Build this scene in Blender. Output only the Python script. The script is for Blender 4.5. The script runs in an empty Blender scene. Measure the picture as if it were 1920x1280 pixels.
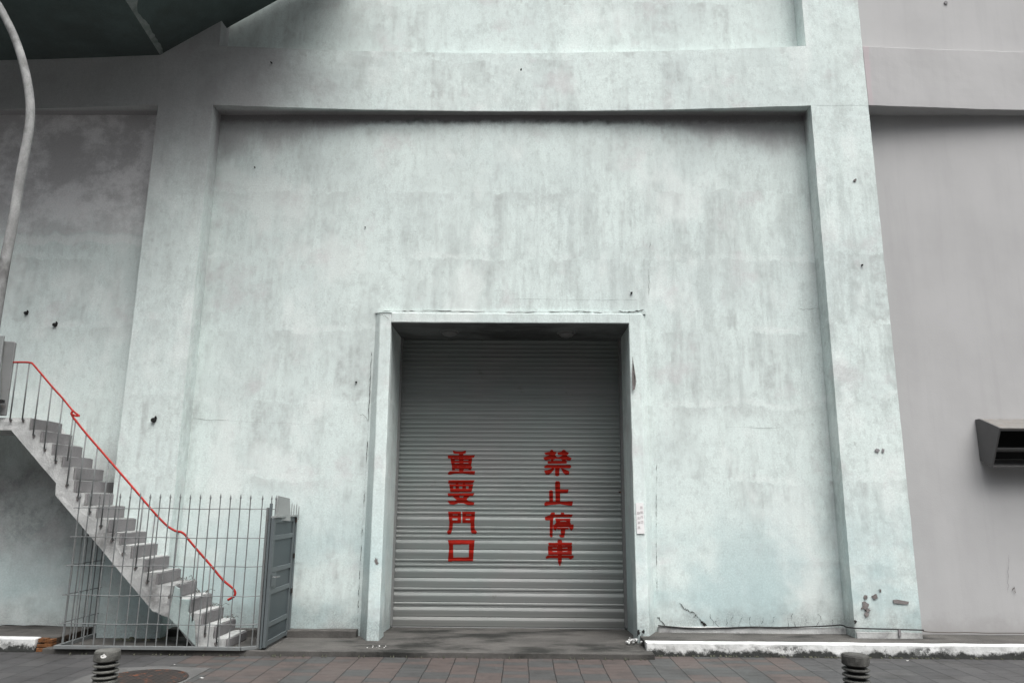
import bpy, bmesh, math, random
from mathutils import Matrix, Vector, noise
random.seed(7)
SC=bpy.context.scene; COL=SC.collection
# ---------------------------------------------------------------- camera model
F=1400.; H=1.75; D=10.1
R=Matrix.Rotation(math.radians(.7),3,'Z')@Matrix.Rotation(math.radians(102.1),3,'X')@Matrix.Rotation(math.radians(.42),3,'Z')
C0=Vector((0,-D,H))
def ray(x,y): return R@Vector(((x-960)/F,-(y-640)/F,-1))
def U(x,y,Y=0.):            # photo pixel -> point on the vertical plane at Y
    r=ray(x,y); return C0+r*((Y+D)/r.y)
def UZ(x,y,z=0.):           # photo pixel -> point on the level plane at z
    r=ray(x,y); return C0+r*((z-H)/r.z)
cam=bpy.data.objects.new('camera',bpy.data.cameras.new('camera')); COL.objects.link(cam)
cam.data.sensor_width=36; cam.data.lens=36*F/1920; cam.data.clip_end=2000; cam.data.clip_start=.05
cam.matrix_world=Matrix.Translation(C0)@R.to_4x4(); SC.camera=cam

# ---------------------------------------------------------------- nodes
class NT:
    def __init__(s,name):
        m=bpy.data.materials.new(name); m.use_nodes=True; s.m=m; s.t=m.node_tree; s.t.nodes.clear()
        s.out=s.n('ShaderNodeOutputMaterial'); s.b=s.n('ShaderNodeBsdfPrincipled')
        s.t.links.new(s.b.outputs[0],s.out.inputs[0])
        tc=s.n('ShaderNodeTexCoord'); s.P=tc.outputs['Object']
        sp=s.n('ShaderNodeSeparateXYZ'); s.l(s.P,sp.inputs[0]); s.X,s.Y,s.Z=sp.outputs
    def n(s,t): return s.t.nodes.new(t)
    def l(s,a,b):
        if isinstance(a,(int,float)): b.default_value=a
        elif isinstance(a,(tuple,list)):
            b.default_value=tuple(a)+((1,) if len(b.default_value)==4 and len(a)==3 else ())
        else: s.t.links.new(a,b)
    def M(s,op,a,b=0,c=0,clamp=False):
        n=s.n('ShaderNodeMath'); n.operation=op; n.use_clamp=clamp
        s.l(a,n.inputs[0]); s.l(b,n.inputs[1])
        if len(n.inputs)>2: s.l(c,n.inputs[2])
        return n.outputs[0]
    def vec(s,x,y,z):
        n=s.n('ShaderNodeCombineXYZ'); s.l(x,n.inputs[0]); s.l(y,n.inputs[1]); s.l(z,n.inputs[2]); return n.outputs[0]
    def sc(s,v,k,o=(0,0,0)):
        n=s.n('ShaderNodeMapping'); s.l(v,n.inputs[0]); n.inputs['Scale'].default_value=k; n.inputs['Location'].default_value=o; return n.outputs[0]
    def noise(s,scale,detail=4,rough=.55,v=None,dist=0):
        n=s.n('ShaderNodeTexNoise'); s.l(v if v is not None else s.P,n.inputs['Vector'])
        n.inputs['Scale'].default_value=scale; n.inputs['Detail'].default_value=detail; n.inputs['Roughness'].default_value=rough
        n.inputs['Distortion'].default_value=dist; return n.outputs[0]
    def vor(s,scale,v=None,feature='DISTANCE_TO_EDGE'):
        n=s.n('ShaderNodeTexVoronoi'); n.feature=feature; s.l(v if v is not None else s.P,n.inputs['Vector']); n.inputs['Scale'].default_value=scale; return n.outputs['Distance']
    def ss(s,x,a,b,lo=0,hi=1):
        n=s.n('ShaderNodeMapRange'); n.interpolation_type='SMOOTHSTEP'; s.l(x,n.inputs[0])
        if a>b: a,b,lo,hi=b,a,hi,lo
        n.inputs[1].default_value=a; n.inputs[2].default_value=b; n.inputs[3].default_value=lo; n.inputs[4].default_value=hi; return n.outputs[0]
    def mix(s,f,a,b,mode='MIX'):
        n=s.n('ShaderNodeMix'); n.data_type='RGBA'; n.blend_type=mode
        s.l(f,n.inputs[0]); s.l(a,n.inputs[6]); s.l(b,n.inputs[7]); return n.outputs[2]
    def fin(s,col,rough=.9,bump=None,bs=.3,bd=.01,metal=0,spec=.3):
        s.l(col,s.b.inputs['Base Color']); s.l(rough,s.b.inputs['Roughness']); s.l(metal,s.b.inputs['Metallic']); s.b.inputs['Specular IOR Level'].default_value=spec
        if bump is not None:
            n=s.n('ShaderNodeBump'); n.inputs['Strength'].default_value=bs; n.inputs['Distance'].default_value=bd
            s.l(bump,n.inputs['Height']); s.l(n.outputs[0],s.b.inputs['Normal'])
        return s.m

MINT=(.61,.685,.662); MINT2=(.52,.592,.582); GREY=(.34,.36,.352); PINK=(.46,.44,.445); TEAL=(.335,.455,.465)
def plaster(name,zone=None,base=MINT,amt=1.):
    t=NT(name)
    fine=t.noise(46,7,.85); med=t.noise(7,6,.65); big=t.noise(.55,4,.6)
    # repainting lifts: every metre the brushed streaks start again under a lighter overlap
    zz=t.M('ADD',t.Z,t.M('MULTIPLY',t.M('SUBTRACT',t.noise(.9,4,.6,v=t.sc(t.P,(1,1,.2))),.5),.42))
    zz=t.M('ADD',zz,t.M('MULTIPLY',t.M('SUBTRACT',t.noise(7,5,.75),.5),.16))
    q=t.M('DIVIDE',zz,1.02); band=t.M('FLOOR',q); fr=t.M('SUBTRACT',q,band)
    vx=t.vec(t.M('ADD',t.M('ADD',t.X,t.Y),t.M('MULTIPLY',band,7.3)),t.M('MULTIPLY',band,3.1),t.M('MULTIPLY',t.Z,.13))
    st=t.noise(3.1,4,.62,v=vx); st2=t.noise(11,4,.6,v=vx)
    stv=t.M('ADD',t.M('MULTIPLY',st,.75),t.M('MULTIPLY',st2,.25))
    streak=t.ss(stv,.48,.62)
    area=t.ss(t.noise(.42,3,.6,v=t.sc(t.P,(1,1,1.5),(3.7,0,1.2))),.38,.56)
    area=t.M('MULTIPLY',area,t.ss(t.M('ADD',fr,t.M('MULTIPLY',t.M('SUBTRACT',med,.5),.35)),.02,.10))
    speck=t.ss(t.M('ADD',t.M('MULTIPLY',fine,.6),t.M('MULTIPLY',med,.4)),.42,.60)
    col=t.mix(t.M('MULTIPLY',t.ss(big,.35,.7),.55),base,MINT2)
    col=t.mix(t.M('MULTIPLY',t.M('MULTIPLY',t.M('MULTIPLY',streak,area),speck),.85*amt),col,GREY)
    # soft faint streaks everywhere
    s3=t.noise(2.2,5,.7,v=t.sc(t.P,(1.6,1.6,.22),(9,0,4)))
    col=t.mix(t.M('MULTIPLY',t.ss(s3,.50,.72),.30*amt),col,(.40,.45,.43))
    cl=t.M('MULTIPLY',t.ss(t.noise(.8,6,.68,v=t.sc(t.P,(1,1,.8),(31,3,2))),.48,.62),t.ss(fine,.3,.62))
    col=t.mix(t.M('MULTIPLY',cl,.26*amt),col,(.36,.385,.38))
    # dense blotches and brushed marks of the old limewash
    mo=t.noise(3.0,10,.80,v=t.sc(t.P,(1,1,.75),(13,7,5))); mo2=t.noise(11,8,.8,v=t.sc(t.P,(1.3,1.3,.6),(3,17,5)))
    bigm=t.ss(t.noise(.5,3,.6,v=t.sc(t.P,(1,1,1),(17,5,9))),.35,.62,.35,1)
    col=t.mix(t.M('MULTIPLY',t.M('MULTIPLY',t.ss(mo,.49,.60),bigm),.38*amt),col,(.385,.425,.41))
    col=t.mix(t.M('MULTIPLY',t.ss(mo2,.50,.60),.26*amt),col,(.33,.36,.35))
    br_=t.noise(4.6,7,.74,v=t.vec(t.M('ADD',t.X,t.Y),t.M('MULTIPLY',band,2.7),t.M('MULTIPLY',t.Z,.12)))
    rgt=t.ss(t.M('ADD',t.X,t.M('MULTIPLY',t.noise(.6,3),2)),-1.5,1.8,.35,1)
    mid=t.M('MULTIPLY',t.ss(t.M('ADD',t.Z,t.M('MULTIPLY',med,.8)),2.6,4.2),t.ss(t.Z,7.0,5.9))
    col=t.mix(t.M('MULTIPLY',t.M('MULTIPLY',t.M('MULTIPLY',t.ss(br_,.46,.60),mid),rgt),.34*amt),col,(.33,.365,.355))
    col=t.mix(t.M('MULTIPLY',t.ss(t.noise(1.3,4,.6,v=t.sc(t.P,(1,1,.6),(41,2,2))),.52,.66),.5),col,(.68,.725,.705))
    lapw=t.ss(t.noise(.7,3,.6,v=t.sc(t.P,(1,1,1),(6,1,1))),.42,.58)
    lap=t.M('MULTIPLY',t.M('SUBTRACT',t.ss(fr,.0,.02),t.ss(fr,.05,.12)),lapw)
    col=t.mix(t.M('MULTIPLY',t.M('MULTIPLY',lap,t.ss(t.noise(2.6,4,.7),.38,.62)),t.ss(t.Z,6.2,5.2,.05,.34)),col,(.70,.735,.72))
    under_=t.M('MULTIPLY',t.M('SUBTRACT',t.ss(fr,.72,.97),t.ss(fr,.985,1.0)),t.M('MULTIPLY',lapw,t.ss(t.noise(3.4,5,.7,v=t.sc(t.P,(1,1,.35),(2,4,7))),.40,.60)))
    col=t.mix(t.M('MULTIPLY',under_,.24*amt),col,(.36,.375,.368))
    # pinkish old render showing through in blotches
    col=t.mix(t.M('MULTIPLY',t.ss(t.noise(1.1,5,.65,v=t.sc(t.P,(1,1,1),(20,3,8))),.55,.70),.45),col,PINK)
    # mildew clots
    mil=t.M('MULTIPLY',t.ss(t.noise(5.5,7,.78,v=t.sc(t.P,(1,1,.8),(2,9,1))),.56,.70),t.ss(t.noise(.8,2,.5,v=t.sc(t.P,(1,1,1),(5,5,5))),.42,.62))
    col=t.mix(t.M('MULTIPLY',mil,.38*amt),col,(.30,.32,.31))
    # grime hanging below the beam, deeper near the piers, with the junction shade painted in
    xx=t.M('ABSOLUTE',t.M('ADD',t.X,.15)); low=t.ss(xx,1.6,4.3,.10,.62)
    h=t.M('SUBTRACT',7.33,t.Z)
    rim_shade=t.M('MULTIPLY',t.ss(t.M('ADD',h,t.M('MULTIPLY',t.M('SUBTRACT',t.noise(5,6,.75),.5),.22)),.17,.05),t.ss(h,-.02,.0))
    inbay=t.ss(t.Y,-.2,-.06); rim_shade=t.M('MULTIPLY',rim_shade,inbay); col=t.mix(t.M('MULTIPLY',rim_shade,.93),col,(.05,.05,.05))
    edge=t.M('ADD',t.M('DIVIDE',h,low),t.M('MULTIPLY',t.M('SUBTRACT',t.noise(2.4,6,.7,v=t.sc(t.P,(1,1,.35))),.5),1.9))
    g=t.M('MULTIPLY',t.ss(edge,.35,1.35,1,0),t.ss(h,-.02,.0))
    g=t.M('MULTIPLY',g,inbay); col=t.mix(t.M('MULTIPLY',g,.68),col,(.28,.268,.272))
    # damp bluish foot of the wall and splash grime
    foot=t.M('MULTIPLY',t.ss(t.Z,2.3,.45),t.ss(t.noise(.9,4,.6,v=t.sc(t.P,(1,1,1.3),(1,2,3))),.36,.60))
    col=t.mix(t.M('MULTIPLY',foot,.62),col,TEAL)
    sp=t.M('ADD',t.Z,t.M('MULTIPLY',t.M('SUBTRACT',t.noise(3.5,6,.75),.5),1.1))
    col=t.mix(t.M('MULTIPLY',t.M('MULTIPLY',t.ss(sp,.62,.12),t.ss(fine,.36,.58)),.75),col,(.20,.21,.205))
    if zone=='left':   # unpainted upper zone of the left bay with its ragged lower edge
        e=t.M('ADD',t.Z,t.M('MULTIPLY',t.M('SUBTRACT',t.noise(2.5,5,.6,v=t.sc(t.P,(1,1,.3))),.5),.35))
        z=t.ss(e,5.42,5.50); bl=t.ss(t.noise(1.7,6,.7,v=t.sc(t.P,(1,1,1.2),(4,4,4))),.40,.62)
        zc=t.mix(bl,(.47,.463,.467),(.72,.715,.717))
        zf=t.M('MULTIPLY',z,t.ss(t.M('ADD',t.Z,t.M('MULTIPLY',med,1.2)),5.6,7.0,.45,.95))
        col=t.mix(zf,col,zc)
        col=t.mix(t.M('MULTIPLY',t.M('SUBTRACT',t.ss(e,5.30,5.34),t.ss(e,5.42,5.46)),.5),col,(.66,.68,.67))
        lz=t.ss(t.M('ADD',t.Z,t.M('MULTIPLY',t.noise(1.5,4,.6),.8)),3.0,2.4)  # mottled dirt, darkened with painted-in shade below the landing
        lc=t.mix(t.ss(t.noise(2.0,7,.75,v=t.sc(t.P,(1,1,1),(8,2,6))),.36,.62),(.22,.235,.23),(.44,.47,.46))
        lc=t.mix(t.M('MULTIPLY',t.ss(t.noise(1.3,6,.7,v=t.sc(t.P,(1,1,1),(1,12,6))),.48,.62),.5),lc,(.34,.31,.315))
        lf=t.ss(t.M('ADD',t.Z,t.M('MULTIPLY',med,.5)),.8,1.9,.30,.92)
        col=t.mix(t.M('MULTIPLY',lz,lf),col,lc)
    if zone=='pier':   # rain-washed grey at the top of the left pier and beam
        xe=t.M('ADD',t.X,t.M('MULTIPLY',t.M('SUBTRACT',t.noise(1.2,5,.65),.5),2.2))
        ze=t.M('ADD',t.Z,t.M('MULTIPLY',t.M('SUBTRACT',t.noise(1.6,5,.65),.5),1.8))
        f=t.M('MULTIPLY',t.ss(xe,-2.6,-4.0),t.ss(ze,5.2,7.4))
        col=t.mix(t.M('MULTIPLY',f,.72),col,(.31,.30,.305))
    tint=t.M('MULTIPLY',t.M('SUBTRACT',fine,.5),.95)
    col=t.mix(1,col,t.vec(t.M('ADD',1,tint),t.M('ADD',1,tint),t.M('ADD',1,tint)),'MULTIPLY')
    pit=t.ss(t.vor(26,feature='F1'),.0,.10)
    hgt=t.M('ADD',t.M('MULTIPLY',med,1.3),t.M('ADD',t.M('MULTIPLY',fine,.8),t.M('MULTIPLY',pit,.25)))
    return t.fin(col,.93,hgt,.26,.008,spec=.2)

def smooth_grey():
    t=NT('smooth_grey_render'); b=t.noise(.7,4,.6); s=t.noise(1.6,4,.6,v=t.sc(t.P,(1,1,.18)))
    f=t.noise(60,4,.7)
    c=t.mix(t.ss(b,.35,.7),(.395,.394,.394),(.362,.361,.361)); c=t.mix(t.M('MULTIPLY',t.ss(s,.48,.68),.26),c,(.305,.303,.305)); dr=t.noise(7,5,.7,v=t.sc(t.P,(1,1,.06),(2,2,2))); c=t.mix(t.M('MULTIPLY',t.ss(dr,.52,.66),.10),c,(.27,.268,.27))
    sp=t.ss(t.noise(3.2,6,.8,v=t.sc(t.P,(1,1,1),(7,7,7))),.66,.74); c=t.mix(t.M('MULTIPLY',sp,.25),c,(.26,.26,.26))
    # older mint coat showing along its left edge high up
    e=t.M('ADD',t.X,t.M('MULTIPLY',t.M('SUBTRACT',t.noise(5,5,.7),.5),.14)); 
    c=t.mix(t.M('MULTIPLY',t.M('MULTIPLY',t.ss(e,5.06,5.03),t.ss(t.Z,7.2,7.5)),t.ss(t.Z,9.6,8.9)),c,(.40,.36,.37))
    d=t.M('ADD',t.Z,t.M('MULTIPLY',t.M('SUBTRACT',t.noise(4,5,.7),.5),.5)); c=t.mix(t.M('MULTIPLY',t.ss(d,.42,.15),.35),c,(.22,.21,.2))
    return t.fin(c,.85,t.M('ADD',t.noise(3,5,.6),t.M('MULTIPLY',f,.45)),.28,.01,spec=.25)

def concrete(name,a,b,stain=(.09,.09,.085),amt=.6,sc=1.4,bs=.5,flat=(1,1,1)):
    t=NT(name); n1=t.noise(sc,6,.7,v=t.sc(t.P,flat)); n2=t.noise(sc*.55,5,.65,v=t.sc(t.P,flat,(9,3,1))); f=t.noise(55,5,.75)
    c=t.mix(t.ss(n1,.35,.65),a,b); c=t.mix(t.M('MULTIPLY',t.ss(n2,.47,.66),amt),c,stain)
    m=t.M('MULTIPLY',t.M('SUBTRACT',f,.5),.7); k=t.M('ADD',1,m); c=t.mix(1,c,t.vec(k,k,k),'MULTIPLY')
    return t.fin(c,.92,t.M('ADD',t.noise(9,6,.7),t.M('MULTIPLY',f,.7)),bs,.012,spec=.2)

def kerb_paint():
    t=NT('flaking_white_kerb_paint')
    h=t.M('ADD',t.Z,t.M('MULTIPLY',t.M('SUBTRACT',t.noise(4.5,6,.75),.5),.30))
    k=t.ss(h,.085,.035); w=t.ss(t.noise(9,6,.75),.54,.64)
    big=t.M('MULTIPLY',t.ss(t.noise(1.1,3,.6,v=t.sc(t.P,(1,1,1),(3,0,0))),.50,.62),t.ss(t.noise(8,7,.8),.46,.54))
    big=t.M('MULTIPLY',big,t.ss(t.Z,.14,.10))
    c=t.mix(t.ss(t.noise(6,5,.7),.3,.7),(.50,.51,.50),(.64,.65,.64))
    c=t.mix(t.M('MULTIPLY',w,.45),c,(.30,.30,.29)); c=t.mix(t.M('MAXIMUM',k,t.M('MULTIPLY',big,.9)),c,(.035,.037,.035))
    return t.fin(c,.85,t.M('ADD',t.noise(12,6,.75),t.M('MULTIPLY',big,-.6)),.6,.012)

def simple(name,col,rough=.6,metal=0,var=.25,sc=6,rust=None,ramt=.5,bs=.15,spec=.4):
    t=NT(name); n=t.noise(sc,5,.65); k=t.M('ADD',1,t.M('MULTIPLY',t.M('SUBTRACT',n,.5),var*2))
    c=t.mix(1,col,t.vec(k,k,k),'MULTIPLY')
    if rust is not None: c=t.mix(t.M('MULTIPLY',t.ss(t.noise(sc*1.7,6,.75,v=t.sc(t.P,(1,1,1),(5,1,2))),.54,.64),ramt),c,rust)
    return t.fin(c,rough,t.noise(sc*6,4,.7),bs,.004,metal,spec)

def shutter_mat():
    t=NT('grey_painted_slat_steel'); g=t.noise(.9,4,.6); s=t.noise(2.2,5,.7,v=t.sc(t.P,(.25,1,6))); f=t.noise(30,4,.7,v=t.sc(t.P,(.15,1,1)))
    c=t.mix(t.ss(g,.35,.7),(.212,.240,.230),(.238,.243,.238)); c=t.mix(t.M('MULTIPLY',t.ss(s,.5,.72),.4),c,(.125,.13,.128))
    sl=t.noise(1,2,.5,v=t.sc(t.P,(.35,0,15.27))); c=t.mix(t.M('MULTIPLY',t.ss(sl,.35,.65),.30),c,(.135,.145,.142))
    dent=t.ss(t.noise(3.5,6,.75,v=t.sc(t.P,(1,1,.7),(3,3,3))),.60,.68); c=t.mix(t.M('MULTIPLY',dent,.35),c,(.11,.10,.09))
    dust=t.ss(t.M('ADD',t.Z,t.M('MULTIPLY',t.M('SUBTRACT',g,.5),.5)),.5,.05); c=t.mix(t.M('MULTIPLY',dust,.35),c,(.20,.19,.175))
    return t.fin(c,t.ss(f,.3,.7,.38,.58),f,.05,.004,.0,.3)

def paving():
    t=NT('red_and_grey_pavers'); W=.2745; L=.30; x0=UZ(762.8,1235).x
    wob=t.M('MULTIPLY',t.M('SUBTRACT',t.noise(1.5,2),.5),.03)
    u=t.M('DIVIDE',t.M('SUBTRACT',t.M('ADD',t.X,wob),x0),W); c=t.M('FLOOR',u); fu=t.M('SUBTRACT',u,c)
    red=t.M('MULTIPLY',t.M('GREATER_THAN',c,round((-3.76-x0)/W)-.5),t.M('LESS_THAN',c,round((3.2-x0)/W)-.5))
    wn=t.n('ShaderNodeTexWhiteNoise'); wn.noise_dimensions='1D'; t.l(c,wn.inputs['W'])
    off=t.M('MULTIPLY',wn.outputs['Value'],.12)
    v=t.M('ADD',t.M('DIVIDE',t.Y,t.M('MULTIPLY',t.M('ADD',1,t.M('MULTIPLY',t.M('SUBTRACT',1,red),1.)),L*.5)),t.M('ADD',off,t.M('MULTIPLY',t.M('MODULO',c,2),.5))); r=t.M('FLOOR',v); fv=t.M('SUBTRACT',v,r)
    w2=t.n('ShaderNodeTexWhiteNoise'); w2.noise_dimensions='2D'; t.l(t.vec(c,r,0),w2.inputs['Vector']); rv=w2.outputs['Value']
    soft=t.M('ADD',rv,t.M('MULTIPLY',t.M('SUBTRACT',t.noise(3,4),.5),.6))
    tile=t.mix(t.ss(soft,.36,.58),(.057,.058,.057),(.075,.061,.056))
    grey=t.mix(rv,(.048,.048,.049),(.064,.0635,.0635))
    col=t.mix(red,grey,tile)
    col=t.mix(t.M('MULTIPLY',t.ss(t.noise(2.2,6,.7),.45,.68),.5),col,(.030,.029,.028))
    eu=t.M('MULTIPLY',t.M('MINIMUM',fu,t.M('SUBTRACT',1,fu)),W); ev=t.M('MULTIPLY',t.M('MINIMUM',fv,t.M('SUBTRACT',1,fv)),L*.5)
    jn=t.M('MULTIPLY',t.M('SUBTRACT',t.noise(25,3),.5),.004)
    ju=t.ss(t.M('ADD',eu,jn),.0028,.0065,1,0); jv=t.M('MULTIPLY',t.ss(t.M('ADD',ev,jn),.0015,.005,1,0),t.ss(t.noise(4,3),.35,.6,.2,.8))
    j=t.M('MAXIMUM',ju,jv); col=t.mix(t.M('MULTIPLY',j,.9),col,(.009,.009,.0085))
    f=t.noise(70,5,.75); k=t.M('ADD',1,t.M('MULTIPLY',t.M('SUBTRACT',f,.5),.7)); col=t.mix(1,col,t.vec(k,k,k),'MULTIPLY')
    gum=t.ss(t.noise(7,2,.5,v=t.sc(t.P,(1,1,1),(3,8,1))),.74,.77); col=t.mix(t.M('MULTIPLY',gum,.5),col,(.10,.10,.095))
    return t.fin(col,t.ss(t.noise(2,4),.35,.7,.55,.85),t.M('ADD',t.M('MULTIPLY',j,-1.5),t.M('ADD',t.M('MULTIPLY',f,.35),t.M('MULTIPLY',rv,.3))),.5,.006)

M=dict(
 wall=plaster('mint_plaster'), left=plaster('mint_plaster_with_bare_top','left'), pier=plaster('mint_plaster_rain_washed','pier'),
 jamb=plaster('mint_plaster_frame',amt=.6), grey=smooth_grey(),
 stair=concrete('limewashed_stair_concrete',(.36,.365,.36),(.50,.51,.50),(.13,.127,.125),.75,3.6,.6),
 riser=concrete('grey_painted_riser',(.235,.228,.232),(.20,.195,.198),(.13,.125,.125),.35,2.0,.25),
 teal=concrete('teal_patch_paint',(.27,.335,.33),(.33,.39,.38),(.22,.235,.23),.4,3,.4),
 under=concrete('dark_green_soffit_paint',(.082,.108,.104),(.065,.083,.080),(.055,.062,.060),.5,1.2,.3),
 lining=concrete('shaded_door_head_paint',(.17,.18,.178),(.115,.12,.12),(.045,.048,.047),.8,1.1,.3,(1,1.6,1)),  # lining: stained paint darkened to hold the door head's shade
 bricks2=simple('dark_side_brick',(.028,.019,.012),.9,0,.4,14,(.02,.018,.012),.7,.6), worn=concrete('worn_green_paint',(.24,.26,.25),(.17,.20,.19),(.10,.12,.115),.6,8,.4),
 slab=concrete('stained_apron_concrete',(.098,.094,.088),(.066,.064,.060),(.016,.017,.0155),.9,1.5,.7,(1,1.7,1)),
 kerb=kerb_paint(), pave=paving(), asphalt=concrete('asphalt',(.05,.05,.05),(.06,.06,.06),(.035,.035,.035),.4,2,.5),
 shut=shutter_mat(), track=simple('guide_rail_steel',(.21,.215,.212),.5,.2,.2,4,(.12,.09,.07),.3),
 red=simple('red_sign_paint',(.215,.009,.0045),.7,0,.45,9,spec=.08), redrail=simple('red_handrail_paint',(.34,.018,.013),.5,0,.2,9,(.13,.02,.015),.4,spec=.25),
 iron=simple('grey_painted_iron',(.155,.165,.165),.5,.1,.25,7,(.09,.065,.05),.35), gate=simple('blue_grey_gate_paint',(.098,.115,.120),.5,.1,.2,3,(.09,.10,.10),.4),
 panel=simple('blue_grey_sheet_steel',(.055,.070,.076),.5,.15,.15,2.5,(.06,.07,.075),.4),
 plate=simple('pale_bare_sheet_metal',(.27,.285,.28),.5,.2,.2,5), dark=simple('black_rubber',(.012,.012,.012),.6), void=simple('void_black',(.006,.006,.006),.8),  # void: flat black painting the dark inside openings and grooves
 crack=simple('crack_shadow_dirt',(.028,.027,.026),.95), hole=simple('black_sealed_pipe',(.01,.01,.01),.8), peel=concrete('bare_render_patch',(.15,.135,.13),(.21,.195,.19),(.09,.08,.078),.5,9,.8),
 brick=simple('yellow_brown_brick',(.13,.052,.016),.85,0,.8,16,(.02,.012,.008),.9,.6), rust=simple('rusty_manhole_iron',(.026,.022,.020),.75,.2,.4,6,(.20,.062,.022),.75,.6),
 boll=concrete('dark_bollard_concrete',(.065,.065,.06),(.10,.10,.093),(.032,.032,.03),.6,7,.7), boll2=concrete('grey_bollard_concrete',(.075,.075,.069),(.12,.12,.11),(.025,.025,.022),.7,8,.7),
 chip=simple('white_paint_chip',(.6,.6,.58),.8), collar=concrete('pale_collar_concrete',(.085,.085,.083),(.11,.11,.108),(.06,.06,.058),.5,2,.5),
 sign=simple('white_enamel_sign',(.66,.66,.655),.4,0,.08,4), signtx=simple('faded_red_grey_lettering',(.46,.43,.435),.7), pole=concrete('flaking_pole_paint',(.19,.192,.19),(.30,.305,.30),(.08,.078,.075),.85,5,.5,(1,1,.6)),
 hood=simple('grey_galvanised_duct',(.10,.10,.10),.55,.2,.2,4,(.09,.08,.07),.4), hoodtop=simple('weathered_duct_top',(.15,.145,.135),.7,.1,.5,9,(.14,.10,.07),.6),
 lamp=simple('dusty_frosted_glass',(.16,.16,.158),.35,0,.2,8), leaf=simple('orange_dead_leaf',(.45,.16,.05),.8), paper=simple('white_paper_scrap',(.38,.38,.37),.8),
 twig=simple('dry_brown_twig',(.09,.08,.07),.9), moss=concrete('green_black_moss',(.05,.055,.04),(.08,.08,.06),(.03,.03,.02),.5,9,.8),
)

# ---------------------------------------------------------------- mesh helpers
class MB:
    def __init__(s): s.v=[]; s.f=[]
    def add(s,vs,fs):
        o=len(s.v); s.v+= [Vector(v) for v in vs]; s.f+=[tuple(i+o for i in f) for f in fs]; return s
    def box(s,x0,x1,y0,y1,z0,z1):
        return s.add([(x,y,z) for z in (z0,z1) for y in (y0,y1) for x in (x0,x1)],[(0,2,3,1),(4,5,7,6),(0,1,5,4),(2,6,7,3),(0,4,6,2),(1,3,7,5)])
    def grid(s,x0,x1,y0,y1,z0,z1,step=.15,fn=None,ystep=None):
        o={}
        A=[(x0,x1,step),(y0,y1,ystep or step),(z0,z1,step)]
        ls=[]
        for a,b,st in A:
            n=max(1,int(round((b-a)/st))); ls.append([a+(b-a)*i/n for i in range(n+1)])
        def vid(p):
            k=(round(p[0],4),round(p[1],4),round(p[2],4))
            if k not in o:
                o[k]=len(s.v); s.v.append(Vector(fn(*p) if fn else p))
            return o[k]
        for ax in range(3):
            b,c=(ax+1)%3,(ax+2)%3
            for side in (0,1):
                w=A[ax][side]
                for i in range(len(ls[b])-1):
                    for j in range(len(ls[c])-1):
                        q=[]
                        for (u,v) in ((i,j),(i+1,j),(i+1,j+1),(i,j+1)):
                            p=[0,0,0]; p[ax]=w; p[b]=ls[b][u]; p[c]=ls[c][v]; q.append(vid(tuple(p)))
                        s.f.append(tuple(q if side else q[::-1]))
        return s
    def prism(s,poly,y0,y1):      # poly in (x,z), extruded along y
        n=len(poly); 
        ar=sum(poly[i][0]*poly[(i+1)%n][1]-poly[(i+1)%n][0]*poly[i][1] for i in range(n))
        if ar<0: poly=poly[::-1]
        vs=[(x,y0,z) for x,z in poly]+[(x,y1,z) for x,z in poly]
        return s.add(vs,[tuple(range(n)),tuple(range(2*n-1,n-1,-1))]+[(i,i+n,(i+1)%n+n,(i+1)%n) for i in range(n)])
    def tube(s,pts,r,n=8,caps=True):
        pts=[Vector(p) for p in pts]; rs=r if isinstance(r,(list,tuple)) else [r]*len(pts); base=len(s.v); up=None
        for i,p in enumerate(pts):
            d=(pts[min(i+1,len(pts)-1)]-pts[max(i-1,0)]).normalized()
            if up is None: up=d.orthogonal().normalized()
            a=(up-d*up.dot(d)).normalized(); b=d.cross(a); up=a
            for k in range(n):
                t=2*math.pi*k/n; s.v.append(p+(a*math.cos(t)+b*math.sin(t))*rs[i])
        for i in range(len(pts)-1):
            for k in range(n):
                a=base+i*n+k; b=base+i*n+(k+1)%n; s.f.append((a,b,b+n,a+n))
        if caps:
            s.f.append(tuple(base+k for k in range(n))[::-1]); s.f.append(tuple(base+(len(pts)-1)*n+k for k in range(n)))
        return s
    def lathe(s,prof,c=(0,0,0),n=28,axis='Z',jit=0):
        base=len(s.v)
        for r,h in prof:
            for k in range(n):
                t=2*math.pi*k/n; rr=r
                if jit and r>0: rr=r+jit*noise.noise(Vector((math.cos(t)*3,math.sin(t)*3,h*20)))
                p=(rr*math.cos(t),rr*math.sin(t),h)
                s.v.append(Vector(c)+Vector(p))
        for i in range(len(prof)-1):
            for k in range(n):
                a=base+i*n+k; b=base+i*n+(k+1)%n; s.f.append((a,b,b+n,a+n))
        s.f.append(tuple(base+k for k in range(n))[::-1]); s.f.append(tuple(base+(len(prof)-1)*n+k for k in range(n)))
        return s
    def build(s,name,mat,parent=None,smooth=False,bevel=0,seg=2):
        me=bpy.data.meshes.new(name); me.from_pydata([tuple(v) for v in s.v],[],s.f); me.validate(); me.update()
        o=bpy.data.objects.new(name,me); COL.objects.link(o)
        if mat: me.materials.append(M[mat])
        if smooth:
            for p in me.polygons: p.use_smooth=True
        if bevel:
            b=o.modifiers.new('bevel','BEVEL'); b.width=bevel; b.segments=seg; b.limit_method='ANGLE'; b.angle_limit=math.radians(40)
        if parent:
            o.parent=parent; o.matrix_parent_inverse=Matrix.Translation(-parent.location)
        return o
def tag(o,label=None,cat=None,group=None,kind=None):
    for k,v in (('label',label),('category',cat),('group',group),('kind',kind)):
        if v: o[k]=v
    return o
def empty(name,loc,label,cat,group=None):
    o=bpy.data.objects.new(name,None); o.location=loc; o.empty_display_size=.2; COL.objects.link(o); return tag(o,label,cat,group)
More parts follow.
